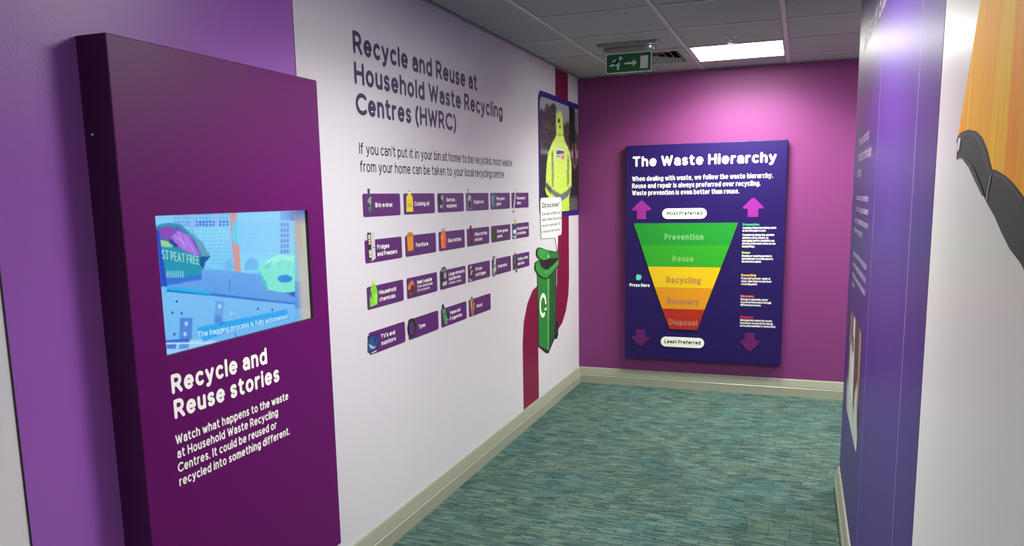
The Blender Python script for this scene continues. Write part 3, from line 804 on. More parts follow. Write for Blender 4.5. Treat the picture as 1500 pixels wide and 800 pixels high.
# right bag
R1.poly([S(*p) for p in (c5(275, 625), c5(330, 560), c5(480, 485), c5(650, 490), c7(735, 215), c7(600, 235), c7(420, 200), c7(350, 100), c5(320, 700))], (118, 232, 208), 1, 1)
R1.poly([S(*p) for p in (c5(340, 560), c5(480, 490), c5(640, 500), c5(640, 560), c5(520, 530), c5(400, 600))], (160, 250, 226), 0.8, 1)
R1.poly([S(*p) for p in (c5(275, 625), c5(300, 650), c5(370, 760), c7(420, 200), c7(350, 100), c5(310, 690))], (60, 190, 190), 0.9, 1)
R1.poly([S(*c5(390+40*math.cos(a*math.pi/8), 590-22*math.sin(a*math.pi/8)-30*math.cos(a*math.pi/8))) for a in range(16)], (90, 196, 214), 0.8, 1)
R1.poly([S(*c5(547+72*math.cos(a*math.pi/10), 722+38*math.sin(a*math.pi/10))) for a in range(20)], (24, 130, 222))
R1.poly([S(*p) for p in (c7(420, 205), c7(600, 240), c7(735, 222), c7(735, 285), c7(640, 240))], (34, 74, 186), 0.85, 1)
# glare band at the right of the screen
gl = np.clip((R1.X-(2.225-KY0))/(2.262-KY0-(2.225-KY0)), 0, 1)
gz = (R1.Z-iv0)/(iv1-iv0)
R1.put(gl, (196, 190, 176), 0.92)
R1.put(gl*np.clip((gz-0.45)*3, 0, 1)*np.clip((2.284-KY0-R1.X)/0.012, 0, 1), (190, 170, 150), 0.7)
R1.put(gl*np.clip((gz-0.86)*9, 0, 1), (90, 120, 190), 0.9)
# caption band
R1.poly([S(*p) for p in (c6(355, 492), c7(640, 425), c7(660, 540), c7(0, 665), c6(420, 620))], (24, 164, 240), 0.9, 1)
# light creases on the bags, cables and a soft bloom towards the upper right of the picture
for q in ((400, 560, 470, 640), (560, 560, 520, 690), (610, 600, 590, 700)): R1.line(*S(*c5(q[0], q[1])), *S(*c5(q[2], q[3])), 0.004, (170, 248, 232), 0.7)
for q in ((240, 260, 300, 420), (300, 300, 400, 470), (200, 300, 330, 400)): R1.line(*S(*c3(q[0], q[1])), *S(*c3(q[2], q[3])), 0.004, (206, 170, 242), 0.6)
for q in ((650, 60, 655, 160), (560, 470, 610, 440), (700, 540, 720, 590)): R1.line(*S(*c6(q[0], q[1])), *S(*c6(q[2], q[3])), 0.004, (40, 100, 190), 0.8)
R1.put(np.clip((R1.Z-iv0)/(iv1-iv0), 0, 1)*np.clip(1-np.abs(R1.X-(2.12-KY0))/0.3, 0, 1)*(R1.X < 2.225-KY0), (170, 232, 255), 0.35)
R1.noise(None, 1.2, 2)
im = R1.build('screen_image', DS, fy+ret-0.0006, M['screen'])
# caption text, laid on a line measured off the screen
cap0, cap1 = S(290, 494.5), S(420.5, 467)
V, F = [], []
text_strokes(V, F, 'The bagging process is fully automated', 0, 0, 0.0165, cap1[0]-cap0[0], 0.14)
sl = (cap1[1]-cap0[1])/(cap1[0]-cap0[0])
flat_mesh('screen_caption', [(cap0[0]+v[0], cap0[1]+v[1]+sl*v[0]) for v in V], F, fy+ret-0.0012, glow('caption_glow', (226, 248, 255), 0.95), DS)
V, F = [], []
b0 = S(*c3(80, 530)); b1 = S(*c3(445, 590)); bs = (b1[1]-b0[1])/(b1[0]-b0[0])
text_strokes(V, F, 'ST PEAT FREE', 0, 0, 0.026, b1[0]-b0[0], 0.15)
flat_mesh('bag_lettering', [(b0[0]+v[0], b0[1]+v[1]+bs*v[0]) for v in V], F, fy+ret-0.0012, glow('bag_glow', (150, 220, 222), 0.9), DS)
# cabinet lettering
def kl(s, y0, z0, cap, y1, wt): return (s, y0-KY0, z0-KZ0, cap, y1-y0, wt)
words('heading_word', [kl('Recycle and', 1.622, 1.028, 0.0545, 2.034, 0.205), kl('Reuse stories', 1.624, 0.957, 0.0545, 2.090, 0.205)], K0, M['lettering_white'], fy-0.0008)
text('body_text', [kl('Watch what happens to the waste', 1.620, 0.885, 0.0275, 2.131, 0.165), kl('at Household Waste Recycling', 1.622, 0.845, 0.0275, 2.071, 0.165),
                   kl('Centres. It could be reused or', 1.620, 0.805, 0.0275, 2.060, 0.165), kl('recycled into something different.', 1.621, 0.765, 0.0275, 2.127, 0.165)], K0, M['lettering_white'], fy-0.0008)

# ================================================================== left wall graphics
def left(name, y, z, label, cat, group=None, off=0.0):
    return empty(name, (XL+off, y, z), ROT['left'], label, cat, group)
t = left('wall_heading', 2.818, 1.880, 'large navy three-line heading reading Recycle and Reuse at Household Waste Recycling Centres (HWRC)', 'lettering')
for i, (s, y1, z) in enumerate((('Recycle and Reuse at', 4.103, 2.122), ('Household Waste Recycling', 4.492, 2.003), ('Centres (HWRC)', 3.806, 1.884))):
    words('heading_word', [(s, 0, z-1.880, 0.0885, y1-2.818, 0.2)], t, M['lettering_navy'], -0.0008)
t = left('wall_paragraph', 2.829, 1.656, "two lines of black text beginning If you can't put it in your bin", 'lettering')
for s, y1, z in (("If you can't put it in your bin at home to be recycled, most waste", 4.646, 1.728), ('from your home can be taken to your local recycling centre.', 4.510, 1.656)):
    words('text_word', [(s, 0, z-1.656, 0.047, y1-2.829, 0.13)], t, M['lettering_black'], -0.0008)

TW, TH = 0.323, 0.096
# picture painters, in sign coordinates (x from the left edge, z from the bottom edge)
def pv():      # vase
    b_ = [(.030,.052),(.034,.036),(.040,.016),(.064,.016),(.070,.036),(.074,.052),(.072,.074),(.060,.084),(.056,.096),(.062,.116),(.040,.116),(.046,.096),(.042,.084),(.031,.074)]
    return [(b_, (66, 74, 82)), (ell(.052, .062, .014, .014), (140, 150, 156)), (ell(.050, .036, .010, .012), (96, 108, 116)), (rect(.042, .098, .058, .103), (34, 38, 44)), (ell(.060, .078, .006, .005), (170, 178, 178)), (ell(.045, .050, .006, .010), (40, 46, 54))]
def pcook():
    return [([(.022,.012),(.088,.012),(.090,.050),(.088,.078),(.072,.094),(.044,.094),(.026,.078)], (226, 208, 40)), (rect(.044, .094, .070, .101), (230, 226, 190)), (rect(.030, .030, .080, .056), (206, 190, 50)), (rect(.028, .064, .086, .066), (190, 160, 20)), ([(.040,.108),(.046,.112),(.062,.104),(.066,.112),(.072,.108),(.060,.103)], (190, 150, 80)), (rect(.034, .040, .076, .043), (160, 140, 60))]
def pelec():
    return [([(.010,.040),(.016,.020),(.034,.012),(.056,.018),(.074,.026),(.082,.050),(.070,.070),(.058,.092),(.036,.086),(.016,.088),(.006,.066)], (34, 36, 42)), (ell(.052, .074, .016, .014), (150, 156, 162)), (ell(.048, .030, .014, .012), (128, 132, 140)), (ell(.022, .062, .010, .018), (12, 12, 14)), (ell(.066, .048, .010, .018), (90, 94, 104)), (ell(.030, .030, .008, .008), (180, 184, 190))]
def pengine():
    return [([(.012,.010),(.070,.006),(.078,.030),(.074,.060),(.060,.066),(.048,.092),(.040,.088),(.036,.104),(.026,.104),(.026,.082),(.012,.070)], (120, 124, 136)), (ell(.046, .032, .022, .020), (52, 54, 66)), (ell(.050, .074, .018, .008), (186, 190, 198)), (rect(.018, .044, .062, .052), (30, 32, 40)), (ell(.034, .062, .008, .008), (210, 212, 218)), (ell(.028, .112, .006, .006), (40, 42, 50))]
def pglass():
    return [([(.012,.026),(.030,.010),(.074,.018),(.078,.080),(.060,.088),(.014,.082)], (74, 112, 140)), ([(.020,.030),(.034,.022),(.048,.080),(.022,.076)], (120, 160, 184)), ([(.056,.024),(.070,.028),(.070,.078),(.060,.080)], (44, 74, 104))]
def ptube():
    return [([(.016,-.022),(.036,-.024),(.088,.120),(.070,.122)], (188, 184, 196)), ([(.020,-.018),(.026,-.018),(.076,.116),(.072,.116)], (226, 224, 230)), ([(.012,-.026),(.036,-.028),(.040,-.016),(.016,-.012)], (120, 116, 126))]
def pfridge():
    return [([(.022,.018),(.050,.006),(.084,.016),(.082,.126),(.052,.132),(.024,.128)], (196, 196, 196)), ([(.022,.018),(.050,.008),(.052,.126),(.024,.128)], (30, 32, 36)), (rect(.030, .078, .045, .118), (226, 222, 206)), (rect(.031, .084, .044, .090), (200, 90, 60)), (rect(.031, .096, .044, .102), (90, 150, 90)), (rect(.031, .108, .044, .112), (226, 180, 60)), (rect(.028, .022, .046, .054), (206, 200, 186)), (rect(.030, .030, .044, .036), (220, 150, 60)), (rect(.052, .062, .083, .065), (120, 120, 122))]
def pfurn():
    return [([(.020,.020),(.078,.016),(.082,.100),(.072,.108),(.050,.114),(.028,.108),(.016,.100)], (196, 120, 34)), (rect(.028, .030, .072, .094), (216, 142, 50)), (rect(.024, .094, .076, .098), (140, 76, 16)), (rect(.049, .028, .051, .094), (150, 84, 20)), (rect(.024, .018, .076, .026), (120, 64, 14))]
def pgas():
    return [([(.026,.014),(.080,.010),(.086,.070),(.078,.090),(.066,.096),(.040,.096),(.028,.088),(.022,.070)], (222, 112, 40)), (rect(.036, .018, .044, .088), (240, 146, 74)), (rect(.066, .018, .072, .088), (180, 78, 22)), ([(.034,.096),(.072,.096),(.074,.114),(.064,.114),(.062,.102),(.044,.102),(.042,.114),(.034,.114)], (150, 130, 116))]
def pbottle():
    return [([(.034,.014),(.070,.010),(.072,.072),(.062,.086),(.060,.108),(.040,.108),(.038,.086),(.032,.072)], (74, 16, 34)), (rect(.038, .020, .044, .070), (140, 60, 84)), (rect(.038, .096, .062, .112), (40, 8, 20)), (rect(.044, .028, .066, .052), (110, 40, 60))]
def pgarden():
    return [([(.006,.030),(.020,.012),(.046,.006),(.070,.016),(.084,.036),(.070,.052),(.074,.070),(.060,.078),(.056,.100),(.044,.084),(.030,.090),(.026,.066),(.012,.054)], (38, 66, 30)), (ell(.034, .034, .014, .010), (70, 104, 44)), (ell(.056, .052, .010, .012), (54, 88, 36)), (ell(.044, .070, .008, .008), (24, 44, 20)), (ell(.060, .028, .010, .008), (22, 40, 20))]
def pbatt():
    return [([(.012,.010),(.060,.002),(.076,.014),(.076,.084),(.030,.090),(.010,.076)], (186, 198, 204)), ([(.010,.056),(.074,.062),(.076,.084),(.030,.090),(.010,.076)], (34, 66, 112)), ([(.014,.020),(.060,.014),(.062,.030),(.014,.036)], (60, 90, 130)), (rect(.046, .088, .066, .118), (206, 188, 60)), (rect(.050, .112, .062, .124), (150, 134, 50)), (rect(.022, .040, .056, .050), (240, 240, 240))]
def pchem():
    return [([(.020,.010),(.082,.014),(.088,.064),(.078,.090),(.064,.104),(.046,.104),(.030,.086),(.020,.056)], (124, 204, 40)), ([(.046,.102),(.066,.104),(.064,.122),(.050,.120)], (206, 226, 60)), (ell(.030, .062, .006, .016), (84, 40, 110)), ([(.050,.020),(.078,.022),(.080,.060),(.054,.062)], (148, 222, 66))]
def pinert():
    return [([(.006,.062),(.050,.084),(.072,.072),(.070,.052),(.040,.040),(.010,.044)], (196, 104, 54)), ([(.012,.014),(.048,.010),(.070,.024),(.066,.050),(.030,.044),(.012,.034)], (84, 44, 28)), ([(.014,.040),(.036,.048),(.030,.056),(.010,.052)], (220, 134, 80)), ([(.038,.034),(.066,.052),(.060,.066),(.036,.052)], (50, 26, 18)), ([(.020,.016),(.044,.014),(.044,.026),(.022,.026)], (150, 76, 40))]
def poven():
    return [([(.010,.014),(.036,.004),(.080,.014),(.080,.100),(.062,.112),(.022,.110),(.010,.098)], (40, 42, 44)), (rect(.016, .090, .074, .104), (120, 122, 122)), (rect(.042, .054, .074, .084), (150, 152, 152)), ([(.026,.016),(.076,.020),(.076,.040),(.026,.036)], (186, 186, 182)), (rect(.016, .044, .038, .084), (22, 22, 24)), (rect(.026, .106, .060, .114), (70, 72, 74))]
def pcart():
    return [([(.012,.030),(.030,.014),(.078,.040),(.084,.062),(.066,.082),(.032,.086),(.010,.060)], (48, 42, 52)), ([(.026,.040),(.048,.034),(.066,.062),(.040,.066)], (196, 146, 84)), ([(.010,.010),(.040,.000),(.046,.006),(.014,.024)], (190, 186, 196)), ([(.028,.070),(.052,.082),(.046,.088),(.026,.082)], (220, 200, 190)), (rect(.052, .056, .066, .062), (90, 170, 210))]
def pscrap():
    return [([(.012,-.004),(.032,-.010),(.066,.006),(.072,.036),(.064,.060),(.070,.112),(.046,.110),(.040,.116),(.012,.116),(.018,.070),(.006,.040)], (126, 126, 128)), ([(.034,.060),(.056,.066),(.058,.108),(.040,.106)], (206, 206, 208)), (ell(.040, .036, .018, .022), (196, 196, 200)), (ell(.030, .052, .008, .012), (60, 60, 62)), ([(.020,.076),(.030,.078),(.030,.110),(.020,.110)], (66, 68, 70)), (ell(.050, .016, .010, .010), (64, 64, 66))]
def pcloth():
    return [([(.014,.016),(.044,.004),(.076,.010),(.078,.060),(.070,.086),(.058,.094),(.046,.110),(.034,.108),(.032,.092),(.014,.082)], (56, 66, 66)), (rect(.026, .040, .044, .088), (96, 106, 104)), ([(.034,.008),(.066,-.024),(.080,-.014),(.072,.010)], (22, 24, 26)), ([(.044,.002),(.060,-.010),(.066,-.002),(.054,.008)], (206, 206, 206)), (rect(.052, .020, .068, .080), (38, 46, 48))]
def ptv():
    return [([(-.016,.012),(.074,.018),(.078,.078),(-.010,.084)], (18, 34, 70)), ([(-.012,.016),(.050,.020),(.074,.050),(.060,.076),(.010,.078),(-.010,.060)], (36, 72, 132)), ([(-.008,.050),(.004,.030),(.030,.022),(.060,.028),(.034,.030),(.010,.044)], (150, 180, 196)), ([(.010,.004),(.050,.006),(.060,.012),(.016,.010)], (196, 196, 206)), ([(.030,.050),(.050,.044),(.066,.072),(.046,.074)], (20, 44, 92))]
def ptyre():
    return [(ell(.026, .054, .038, .046, 22), (16, 16, 20)), (ell(.042, .052, .034, .044, 22), (30, 30, 34)), (ell(.026, .052, .020, .034, 20), (88, 36, 110)), (ell(.052, .050, .004, .032), (64, 64, 70))]
def pvape():
    return [([(.046,.010),(.062,.006),(.076,.024),(.040,.106),(.024,.112),(.010,.096)], (70, 158, 92)), ([(.020,.090),(.040,.096),(.032,.116),(.018,.122),(.008,.108)], (14, 18, 16)), (ell(.042, .066, .006, .008), (10, 14, 12)), ([(.070,.020),(.086,.026),(.090,.062),(.078,.072),(.068,.054)], (16, 14, 22)), (rect(.072, .028, .080, .036), (230, 230, 230)), (rect(.048, .044, .056, .050), (20, 60, 34))]
def pwood():
    return [([(.042,.000),(.056,.000),(.074,.040),(.078,.076),(.060,.096),(.048,.112),(.030,.108),(.016,.086),(.022,.050)], (176, 124, 62)), ([(.044,.012),(.052,.010),(.054,.080),(.044,.084)], (110, 68, 28)), ([(.026,.050),(.034,.046),(.034,.090),(.022,.088)], (206, 160, 96)), (ell(.038, .104, .008, .007), (90, 54, 24)), (ell(.064, .080, .008, .008), (80, 46, 20)), (rect(.060, .040, .064, .070), (210, 164, 100))]
SG = 'purple recycling item signs on the white wall'
ITEMS = [
 [('Bric-a-brac', None, pv, 'a grey patterned vase'), ('Cooking oil', None, pcook, 'a yellow oil bottle'), ('Electronic|equipment', None, pelec, 'black and grey electric gadgets'), ('Engine oil', None, pengine, 'a grey engine part'), ('Flat pane|glass', None, pglass, 'a blue glass pane'), ('Fluorescent|tubes', None, ptube, 'a pale slanting tube')],
 [('Fridges|and Freezers', None, pfridge, 'an open filled fridge'), ('Furniture', None, pfurn, 'a brown wooden wardrobe'), ('Gas bottles', None, pgas, 'an orange gas bottle'), ('Glass bottles|and jars', None, pbottle, 'a dark red bottle'), ('Green garden|waste', None, pgarden, 'dark green cuttings'), ('Household and|car batteries', None, pbatt, 'a car battery')],
 [('Household|chemicals', None, pchem, 'a lime green bottle'), ('Inert waste', 'from small scale|DIY projects', pinert, 'broken orange bricks'), ('Large domestic|appliances', '(cookers, ovens)', poven, 'a black cooker'), ('Printer|cartridges', None, pcart, 'a printer cartridge'), ('Scrap metal', None, pscrap, 'grey metal scrap'), ('Textiles, clothes|and shoes', None, pcloth, 'dark clothes and a shoe')],
 [("TV's and|monitors", None, ptv, 'a blue flat screen'), ('Tyres', None, ptyre, 'a black tyre'), ('Vapes and|E-cigarettes', None, pvape, 'a green vape pen'), ('Wood', None, pwood, 'brown wood pieces')]]
WID = {'Bric-a-brac': .150, 'Cooking oil': .155, 'Electronic': .105, 'equipment': .125, 'Engine oil': .140, 'Flat pane': .135, 'glass': .075, 'Fluorescent': .165, 'tubes': .075,
 'Fridges': .105, 'and Freezers': .175, 'Furniture': .130, 'Gas bottles': .170, 'Glass bottles': .185, 'and jars': .110, 'Green garden': .185, 'waste': .085, 'Household and': .210, 'car batteries': .165,
 'Household': .150, 'chemicals': .142, 'Inert waste': .158, 'from small scale': .165, 'DIY projects': .130, 'Large domestic': .205, 'appliances': .150, '(cookers, ovens)': .155, 'Printer': .100, 'cartridges': .150, 'Scrap metal': .155,
 'Textiles, clothes': .200, 'and shoes': .125, "TV's and": .125, 'monitors': .130, 'Tyres': .070, 'Vapes and': .135, 'E-cigarettes': .155, 'Wood': .085}
ROWZ = [1.4725, 1.2800, 1.0845, 0.8910]
ROWN = ['top row', 'second row', 'third row', 'bottom row']
for r, rowi in enumerate(ITEMS):
    for c, (ttl, sub, pic, desc) in enumerate(rowi):
        y = 2.838+0.3575*c
        nm = ttl.replace('|', ' ')
        t = left('item_sign', y, ROWZ[r], 'purple sign reading %s with a picture of %s' % (nm, desc), 'sign', SG)
        plate('sign_panel', rrect(0, TW, 0, TH, 0.010, 4), -0.0015, 0.0, M['sign_purple'], t)
        shapes('picture', pic(), t, -0.0019)
        ls = ttl.split('|'); x0 = 0.104 if c else 0.100
        if c >= 4: x0 = 0.092
        lines = []
        if sub:
            subs = sub.split('|')
            if len(ls) == 1: lines = [(ls[0], x0, 0.058, 0.0195, WID[ls[0]], 0.19)]; zz = 0.040
            else: lines = [(ls[0], x0, 0.062, 0.0180, WID[ls[0]], 0.19), (ls[1], x0, 0.038, 0.0180, WID[ls[1]], 0.19)]; zz = 0.018
            for s in subs: lines.append((s, x0, zz, 0.0125, WID[s], 0.17)); zz -= 0.018
        elif len(ls) == 2: lines = [(ls[0], x0, 0.053, 0.0195, WID[ls[0]], 0.19), (ls[1], x0, 0.023, 0.0195, WID[ls[1]], 0.19)]
        else: lines = [(ls[0], x0, 0.038, 0.0200, WID[ls[0]], 0.19)]
        text('lettering', lines, t, M['lettering_white'], -0.0021)

# maroon ribbon stripe, an S from the ceiling to the skirting
t = left('ribbon_stripe', 4.788, SKH, 'broad maroon painted ribbon curving down the white wall behind the bin', 'stripe')
cl = [(4.955, SKH), (4.955, 0.58)]+A(5.15, 0.58, 0.195, 0.195, 180, 90)[1:]+[(5.40, 0.74)]+A(5.55, 0.90, 0.20, 0.20, 255, 360)+[(5.75, HC-0.001)]
cl = [(a-4.788, b_-SKH) for a, b_ in cl]
Lp, Rp = [], []
for i in range(len(cl)):
    a = cl[max(i-1, 0)]; b_ = cl[min(i+1, len(cl)-1)]; l = math.hypot(b_[0]-a[0], b_[1]-a[1]); n = (-(b_[1]-a[1])/l*0.165, (b_[0]-a[0])/l*0.165)
    Lp.append((cl[i][0]+n[0], cl[i][1]+n[1])); Rp.append((cl[i][0]-n[0], cl[i][1]-n[1]))
bm = bmesh.new(); q = [(bm.verts.new((a[0], -0.0006, a[1])), bm.verts.new((b_[0], -0.0006, b_[1]))) for a, b_ in zip(Lp, Rp)]
for u, v in zip(q, q[1:]): bm.faces.new((u[0], u[1], v[1], v[0]))
bm_obj('vinyl', bm, M['maroon'], t)

# photograph of a worker in a yellow coat
PH0, PZ0 = 5.176, 1.388
t = left('photo_panel', PH0, PZ0, 'indigo framed photograph of a person in a yellow hooded coat from behind', 'picture')
plate('frame', rrect(0, YB-PH0-0.001, 0, 2.258-PZ0, 0.075, 6, (1, 0, 0, 1)), -0.0015, 0, M['indigo_frame'], t)
def WQ(px, py):
    p = wp(px, py, 0, XL); return (p[0]-PH0, p[1]-PZ0)
def a1(x, y): return (780+x/8.886, 130+y/8.886)
def a2(x, y): return (785+x/7.277, 210+y/7.277)
def Wc(f, *v): return [WQ(*f(v[i], v[i+1])) for i in range(0, len(v), 2)]
x1_ = YB-PH0-0.001
R2 = Raster(0.038, x1_, 0.040, 2.258-PZ0-0.040, 110, 96, (34, 32, 34))
R2.grad(rect(0, .40, x1_, 1), (112, 116, 124), (150, 156, 164), 1)
R2.poly(Wc(a1, 60, 800, 60, 330, 110, 270, 140, 290, 180, 190, 210, 230, 260, 190, 300, 220, 310, 800), (48, 42, 42), 0.92, 2)
R2.noise(Wc(a1, 60, 800, 60, 250, 310, 200, 310, 800), 20, 1)
R2.poly(Wc(a1, 400, 480, 460, 430, 520, 480, 590, 600, 590, 800, 400, 800), (60, 46, 40), 0.95, 2)
R2.poly(Wc(a1, 470, 200, 545, 210, 550, 800, 490, 800), (14, 14, 16), 1, 1)
R2.poly(Wc(a1, 540, 290, 575, 300, 580, 660, 545, 640), (60, 60, 62), 0.5, 2)
R2.poly(rect(0, 0, x1_, .44), (22, 22, 26), 1, 3)
R2.noise(rect(0, 0, x1_, .46), 7, 1)
R2.poly(Wc(a2, 385, 0, 425, 0, 432, 230, 415, 275, 392, 250), (170, 110, 96), 0.8, 1)
R2.poly(Wc(a2, 392, 0, 412, 0, 424, 235, 400, 240), (30, 26, 28), 0.9, 0)
R2.poly(Wc(a2, 345, 560, 440, 560, 440, 740, 345, 735), (70, 70, 70), 0.7, 1)
for k in range(4): R2.line(*WQ(*a2(345, 600+k*32)), *WQ(*a2(440, 600+k*32)), 0.008, (150, 150, 146), 0.7)
R2.poly(Wc(a1, 462, 690, 478, 560, 500, 560, 505, 800), (24, 22, 24), 1)
# the coat
Y_ = (196, 222, 96)
R2.poly(Wc(a1, 300, 420, 315, 330, 345, 285, 380, 320, 392, 400, 390, 470, 400, 600, 420, 690, 460, 760, 470, 810, 225, 810, 245, 720, 290, 640, 310, 580), Y_)
R2.grad(Wc(a2, 170, 0, 310, 0, 350, 80, 378, 220, 378, 450, 352, 580, 352, 735, 270, 735, 110, 540, 98, 500, 104, 400, 112, 220, 130, 100), (186, 216, 70), (204, 228, 110), 1)
R2.poly(Wc(a1, 325, 400, 345, 390, 360, 430, 330, 450), (30, 36, 20)); R2.poly(Wc(a1, 345, 485, 365, 485, 362, 510, 345, 505), (46, 56, 26))
R2.line(*WQ(*a1(310, 600)), *WQ(*a1(400, 600)), 0.010, (110, 130, 50), 0.8)
R2.poly(Wc(a2, 162, 120, 180, 60, 190, 300, 186, 470, 165, 460), (110, 126, 92), 0.8, 0)
R2.poly(Wc(a2, 335, 100, 350, 160, 352, 420, 330, 470, 330, 300), (110, 126, 92), 0.8, 0)
R2.poly(Wc(a2, 104, 410, 118, 440, 200, 510, 262, 545, 330, 505, 372, 450, 372, 500, 345, 560, 270, 620, 200, 570, 110, 480), (98, 104, 108), 1, 0)
R2.poly(Wc(a2, 104, 410, 160, 470, 160, 545, 104, 470), (66, 68, 74), 0.9)
R2.noise(Wc(a2, 100, 100, 378, 100, 378, 735, 100, 735), 6, 1)
R2.build('photograph', t, -0.0019, M['print'], clip=lambda x, z: not (x < 0.10 and z > 0.83-0.06 and math.hypot(x-0.10, z-0.77) > 0.062))
bd = [WQ(*a2(210, 48)), WQ(*a2(300, 72)), WQ(*a2(300, 188)), WQ(*a2(210, 160))]
bx0, bz1 = bd[0]; bx1, bz0 = bd[2][0], bd[3][1]
shapes('coat_badge', [(rect(bx0, bz0, bx1, bz1), (196, 206, 200)), (rect(bx0+.012, bz1-.040, bx1-.004, bz1-.004), (222, 226, 214)), (rect(bx0+(bx1-bx0)*.64, bz0, bx1, bz1-.046), (222, 120, 120)), (rect(bx0+.012, bz0+.034, bx0+.11, bz0+.040), (90, 96, 104)), (rect(bx0+.012, bz0+.016, bx0+.11, bz0+.022), (90, 96, 104))], t, -0.0024)
text('badge_lettering', [('Lancashire', bx0+.010, bz1-.038, 0.032, bx1-bx0-.02, 0.17)], t, M['lettering_black'], -0.0040)

# speech bubble
B0, BZ = 5.188, 1.252
t = left('speech_bubble', B0, BZ, 'white rounded speech bubble with the question Did you know?', 'sign')
ol = rrect(0, 0.512, 0.0, 0.281, 0.034, 5, (0, 1, 1, 1))
ol = [(0.0, 0.0)]+ol[1:]
bub = [(0.05, 0.0), (0.10, -0.052), (0.17, -0.012), (0.34, -0.012), (0.385, -0.075), (0.400, -0.110), (0.415, 0.0)]
plate('bubble_panel', [(0.012, 0.0)]+bub[3:]+ol[1:-0 or None], -0.0058, -0.0046, M['cream'], t)
def bl(s, y0, z0, cap, y1, wt): return (s, y0-B0, z0-BZ, cap, y1-y0, wt)
words('title_word', [bl('Did you know?', 5.226, 1.463, 0.036, 5.640, 0.20)], t, M['lettering_black'], -0.0062)
text('body_text', [bl('Every year our HWRCs have', 5.226, 1.410, 0.022, 5.672, 0.15), bl('nearly 2 million visits, and we', 5.224, 1.370, 0.022, 5.690, 0.15),
                   bl('recycle or reuse nearly 70%', 5.222, 1.328, 0.022, 5.668, 0.15), bl('of the waste that we receive.', 5.221, 1.286, 0.022, 5.672, 0.15)], t, M['lettering_black'], -0.0062)

# green wheelie bin graphic (plain bin with open lid)
G0, GZ = 5.04, 0.415
t = left('bin_sticker', G0, GZ, 'green open-lidded wheelie bin sticker with a white recycling loop', 'sticker')
def gq(px, py):
    p = wp(px, py, 0, XL); return (p[0]-G0, p[1]-GZ)
def g8(x, y): return (770+x/6.157, 400+y/6.157)
def g2(x, y): return (780+x/8.886, 340+y/8.886)
def Gc(f, *v): return [gq(*f(v[i], v[i+1])) for i in range(0, len(v), 2)]
y_ = -0.0012
bd_ = shapes('bin_body', [
  ([gq(*g2(70, 560)), gq(*g2(310, 480)), gq(*g8(277, 20)), gq(*g8(276, 540)), gq(*g8(262, 590)), gq(*g8(205, 726)), gq(*g8(180, 722)), gq(*g8(112, 665)), gq(*g8(100, 0))], (16, 30, 18)),
  ([gq(*g2(75, 560)), gq(*g2(225, 560)), gq(*g8(210, 30)), gq(*g8(206, 700)), gq(*g8(120, 655)), gq(*g8(106, 10))], (34, 120, 44)),
  ([gq(*g2(215, 560)), gq(*g2(305, 500)), gq(*g8(272, 20)), gq(*g8(270, 530)), gq(*g8(210, 700)), gq(*g8(214, 40))], (28, 78, 38)),
  ([gq(*g2(195, 600)), gq(*g2(212, 600)), gq(*g8(212, 60)), gq(*g8(208, 690)), gq(*g8(196, 690)), gq(*g8(194, 60))], (80, 168, 84)),
  (Gc(g8, 262, 470, 278, 432, 292, 440, 292, 560, 278, 598, 262, 590), (18, 14, 16)),
  (Gc(g8, 272, 470, 280, 455, 284, 545, 274, 560), (52, 44, 48))], t, y_)
shapes('bin_rim', [
  (Gc(g2, 18, 480, 25, 400, 50, 378, 95, 355, 330, 350, 340, 440, 240, 560, 190, 612, 120, 605, 60, 560), (14, 26, 16)),
  (Gc(g2, 95, 370, 325, 352, 290, 410, 200, 486, 150, 486, 105, 450, 88, 410), (26, 20, 26)),
  (Gc(g2, 34, 480, 38, 410, 60, 385, 92, 372, 88, 410, 105, 450, 150, 486, 200, 486, 290, 400, 332, 352, 332, 432, 235, 545, 185, 596, 125, 590, 68, 545), (40, 138, 50)),
  (Gc(g2, 150, 500, 205, 498, 300, 405, 332, 370, 332, 400, 225, 510, 190, 540, 140, 540), (58, 160, 66))], t, y_-0.0016)
shapes('bin_lid', [
  (Gc(g2, 42, 300, 44, 225, 66, 198, 110, 205, 170, 228, 240, 244, 338, 260, 338, 330, 320, 352, 200, 360, 150, 378, 100, 368, 60, 335), (14, 26, 16)),
  (Gc(g2, 58, 290, 60, 235, 76, 212, 120, 218, 205, 244, 205, 348, 150, 366, 105, 355, 72, 325), (46, 148, 54)),
  (Gc(g2, 205, 252, 332, 268, 330, 335, 205, 350), (36, 110, 46)),
  (Gc(g2, 190, 300, 210, 298, 210, 332, 194, 334), (150, 216, 140))], t, y_-0.0030)
V, F = [], []
rc = gq(*g8(153, 292)); rr_ = (abs(gq(*g8(178, 292))[0]-rc[0]), abs(gq(*g8(153, 200))[1]-rc[1]))
stroke_mesh(V, F, [(rc[0]+rr_[0]*math.cos(math.radians(a)), rc[1]+rr_[1]*math.sin(math.radians(a))) for a in range(10, 301, 15)], 0.030)
i0 = len(V); V += Gc(g8, 160, 330, 186, 305, 182, 338); F.append((i0, i0+1, i0+2))
flat_mesh('recycling_loop', V, F, y_-0.0020, M['cream'], t)

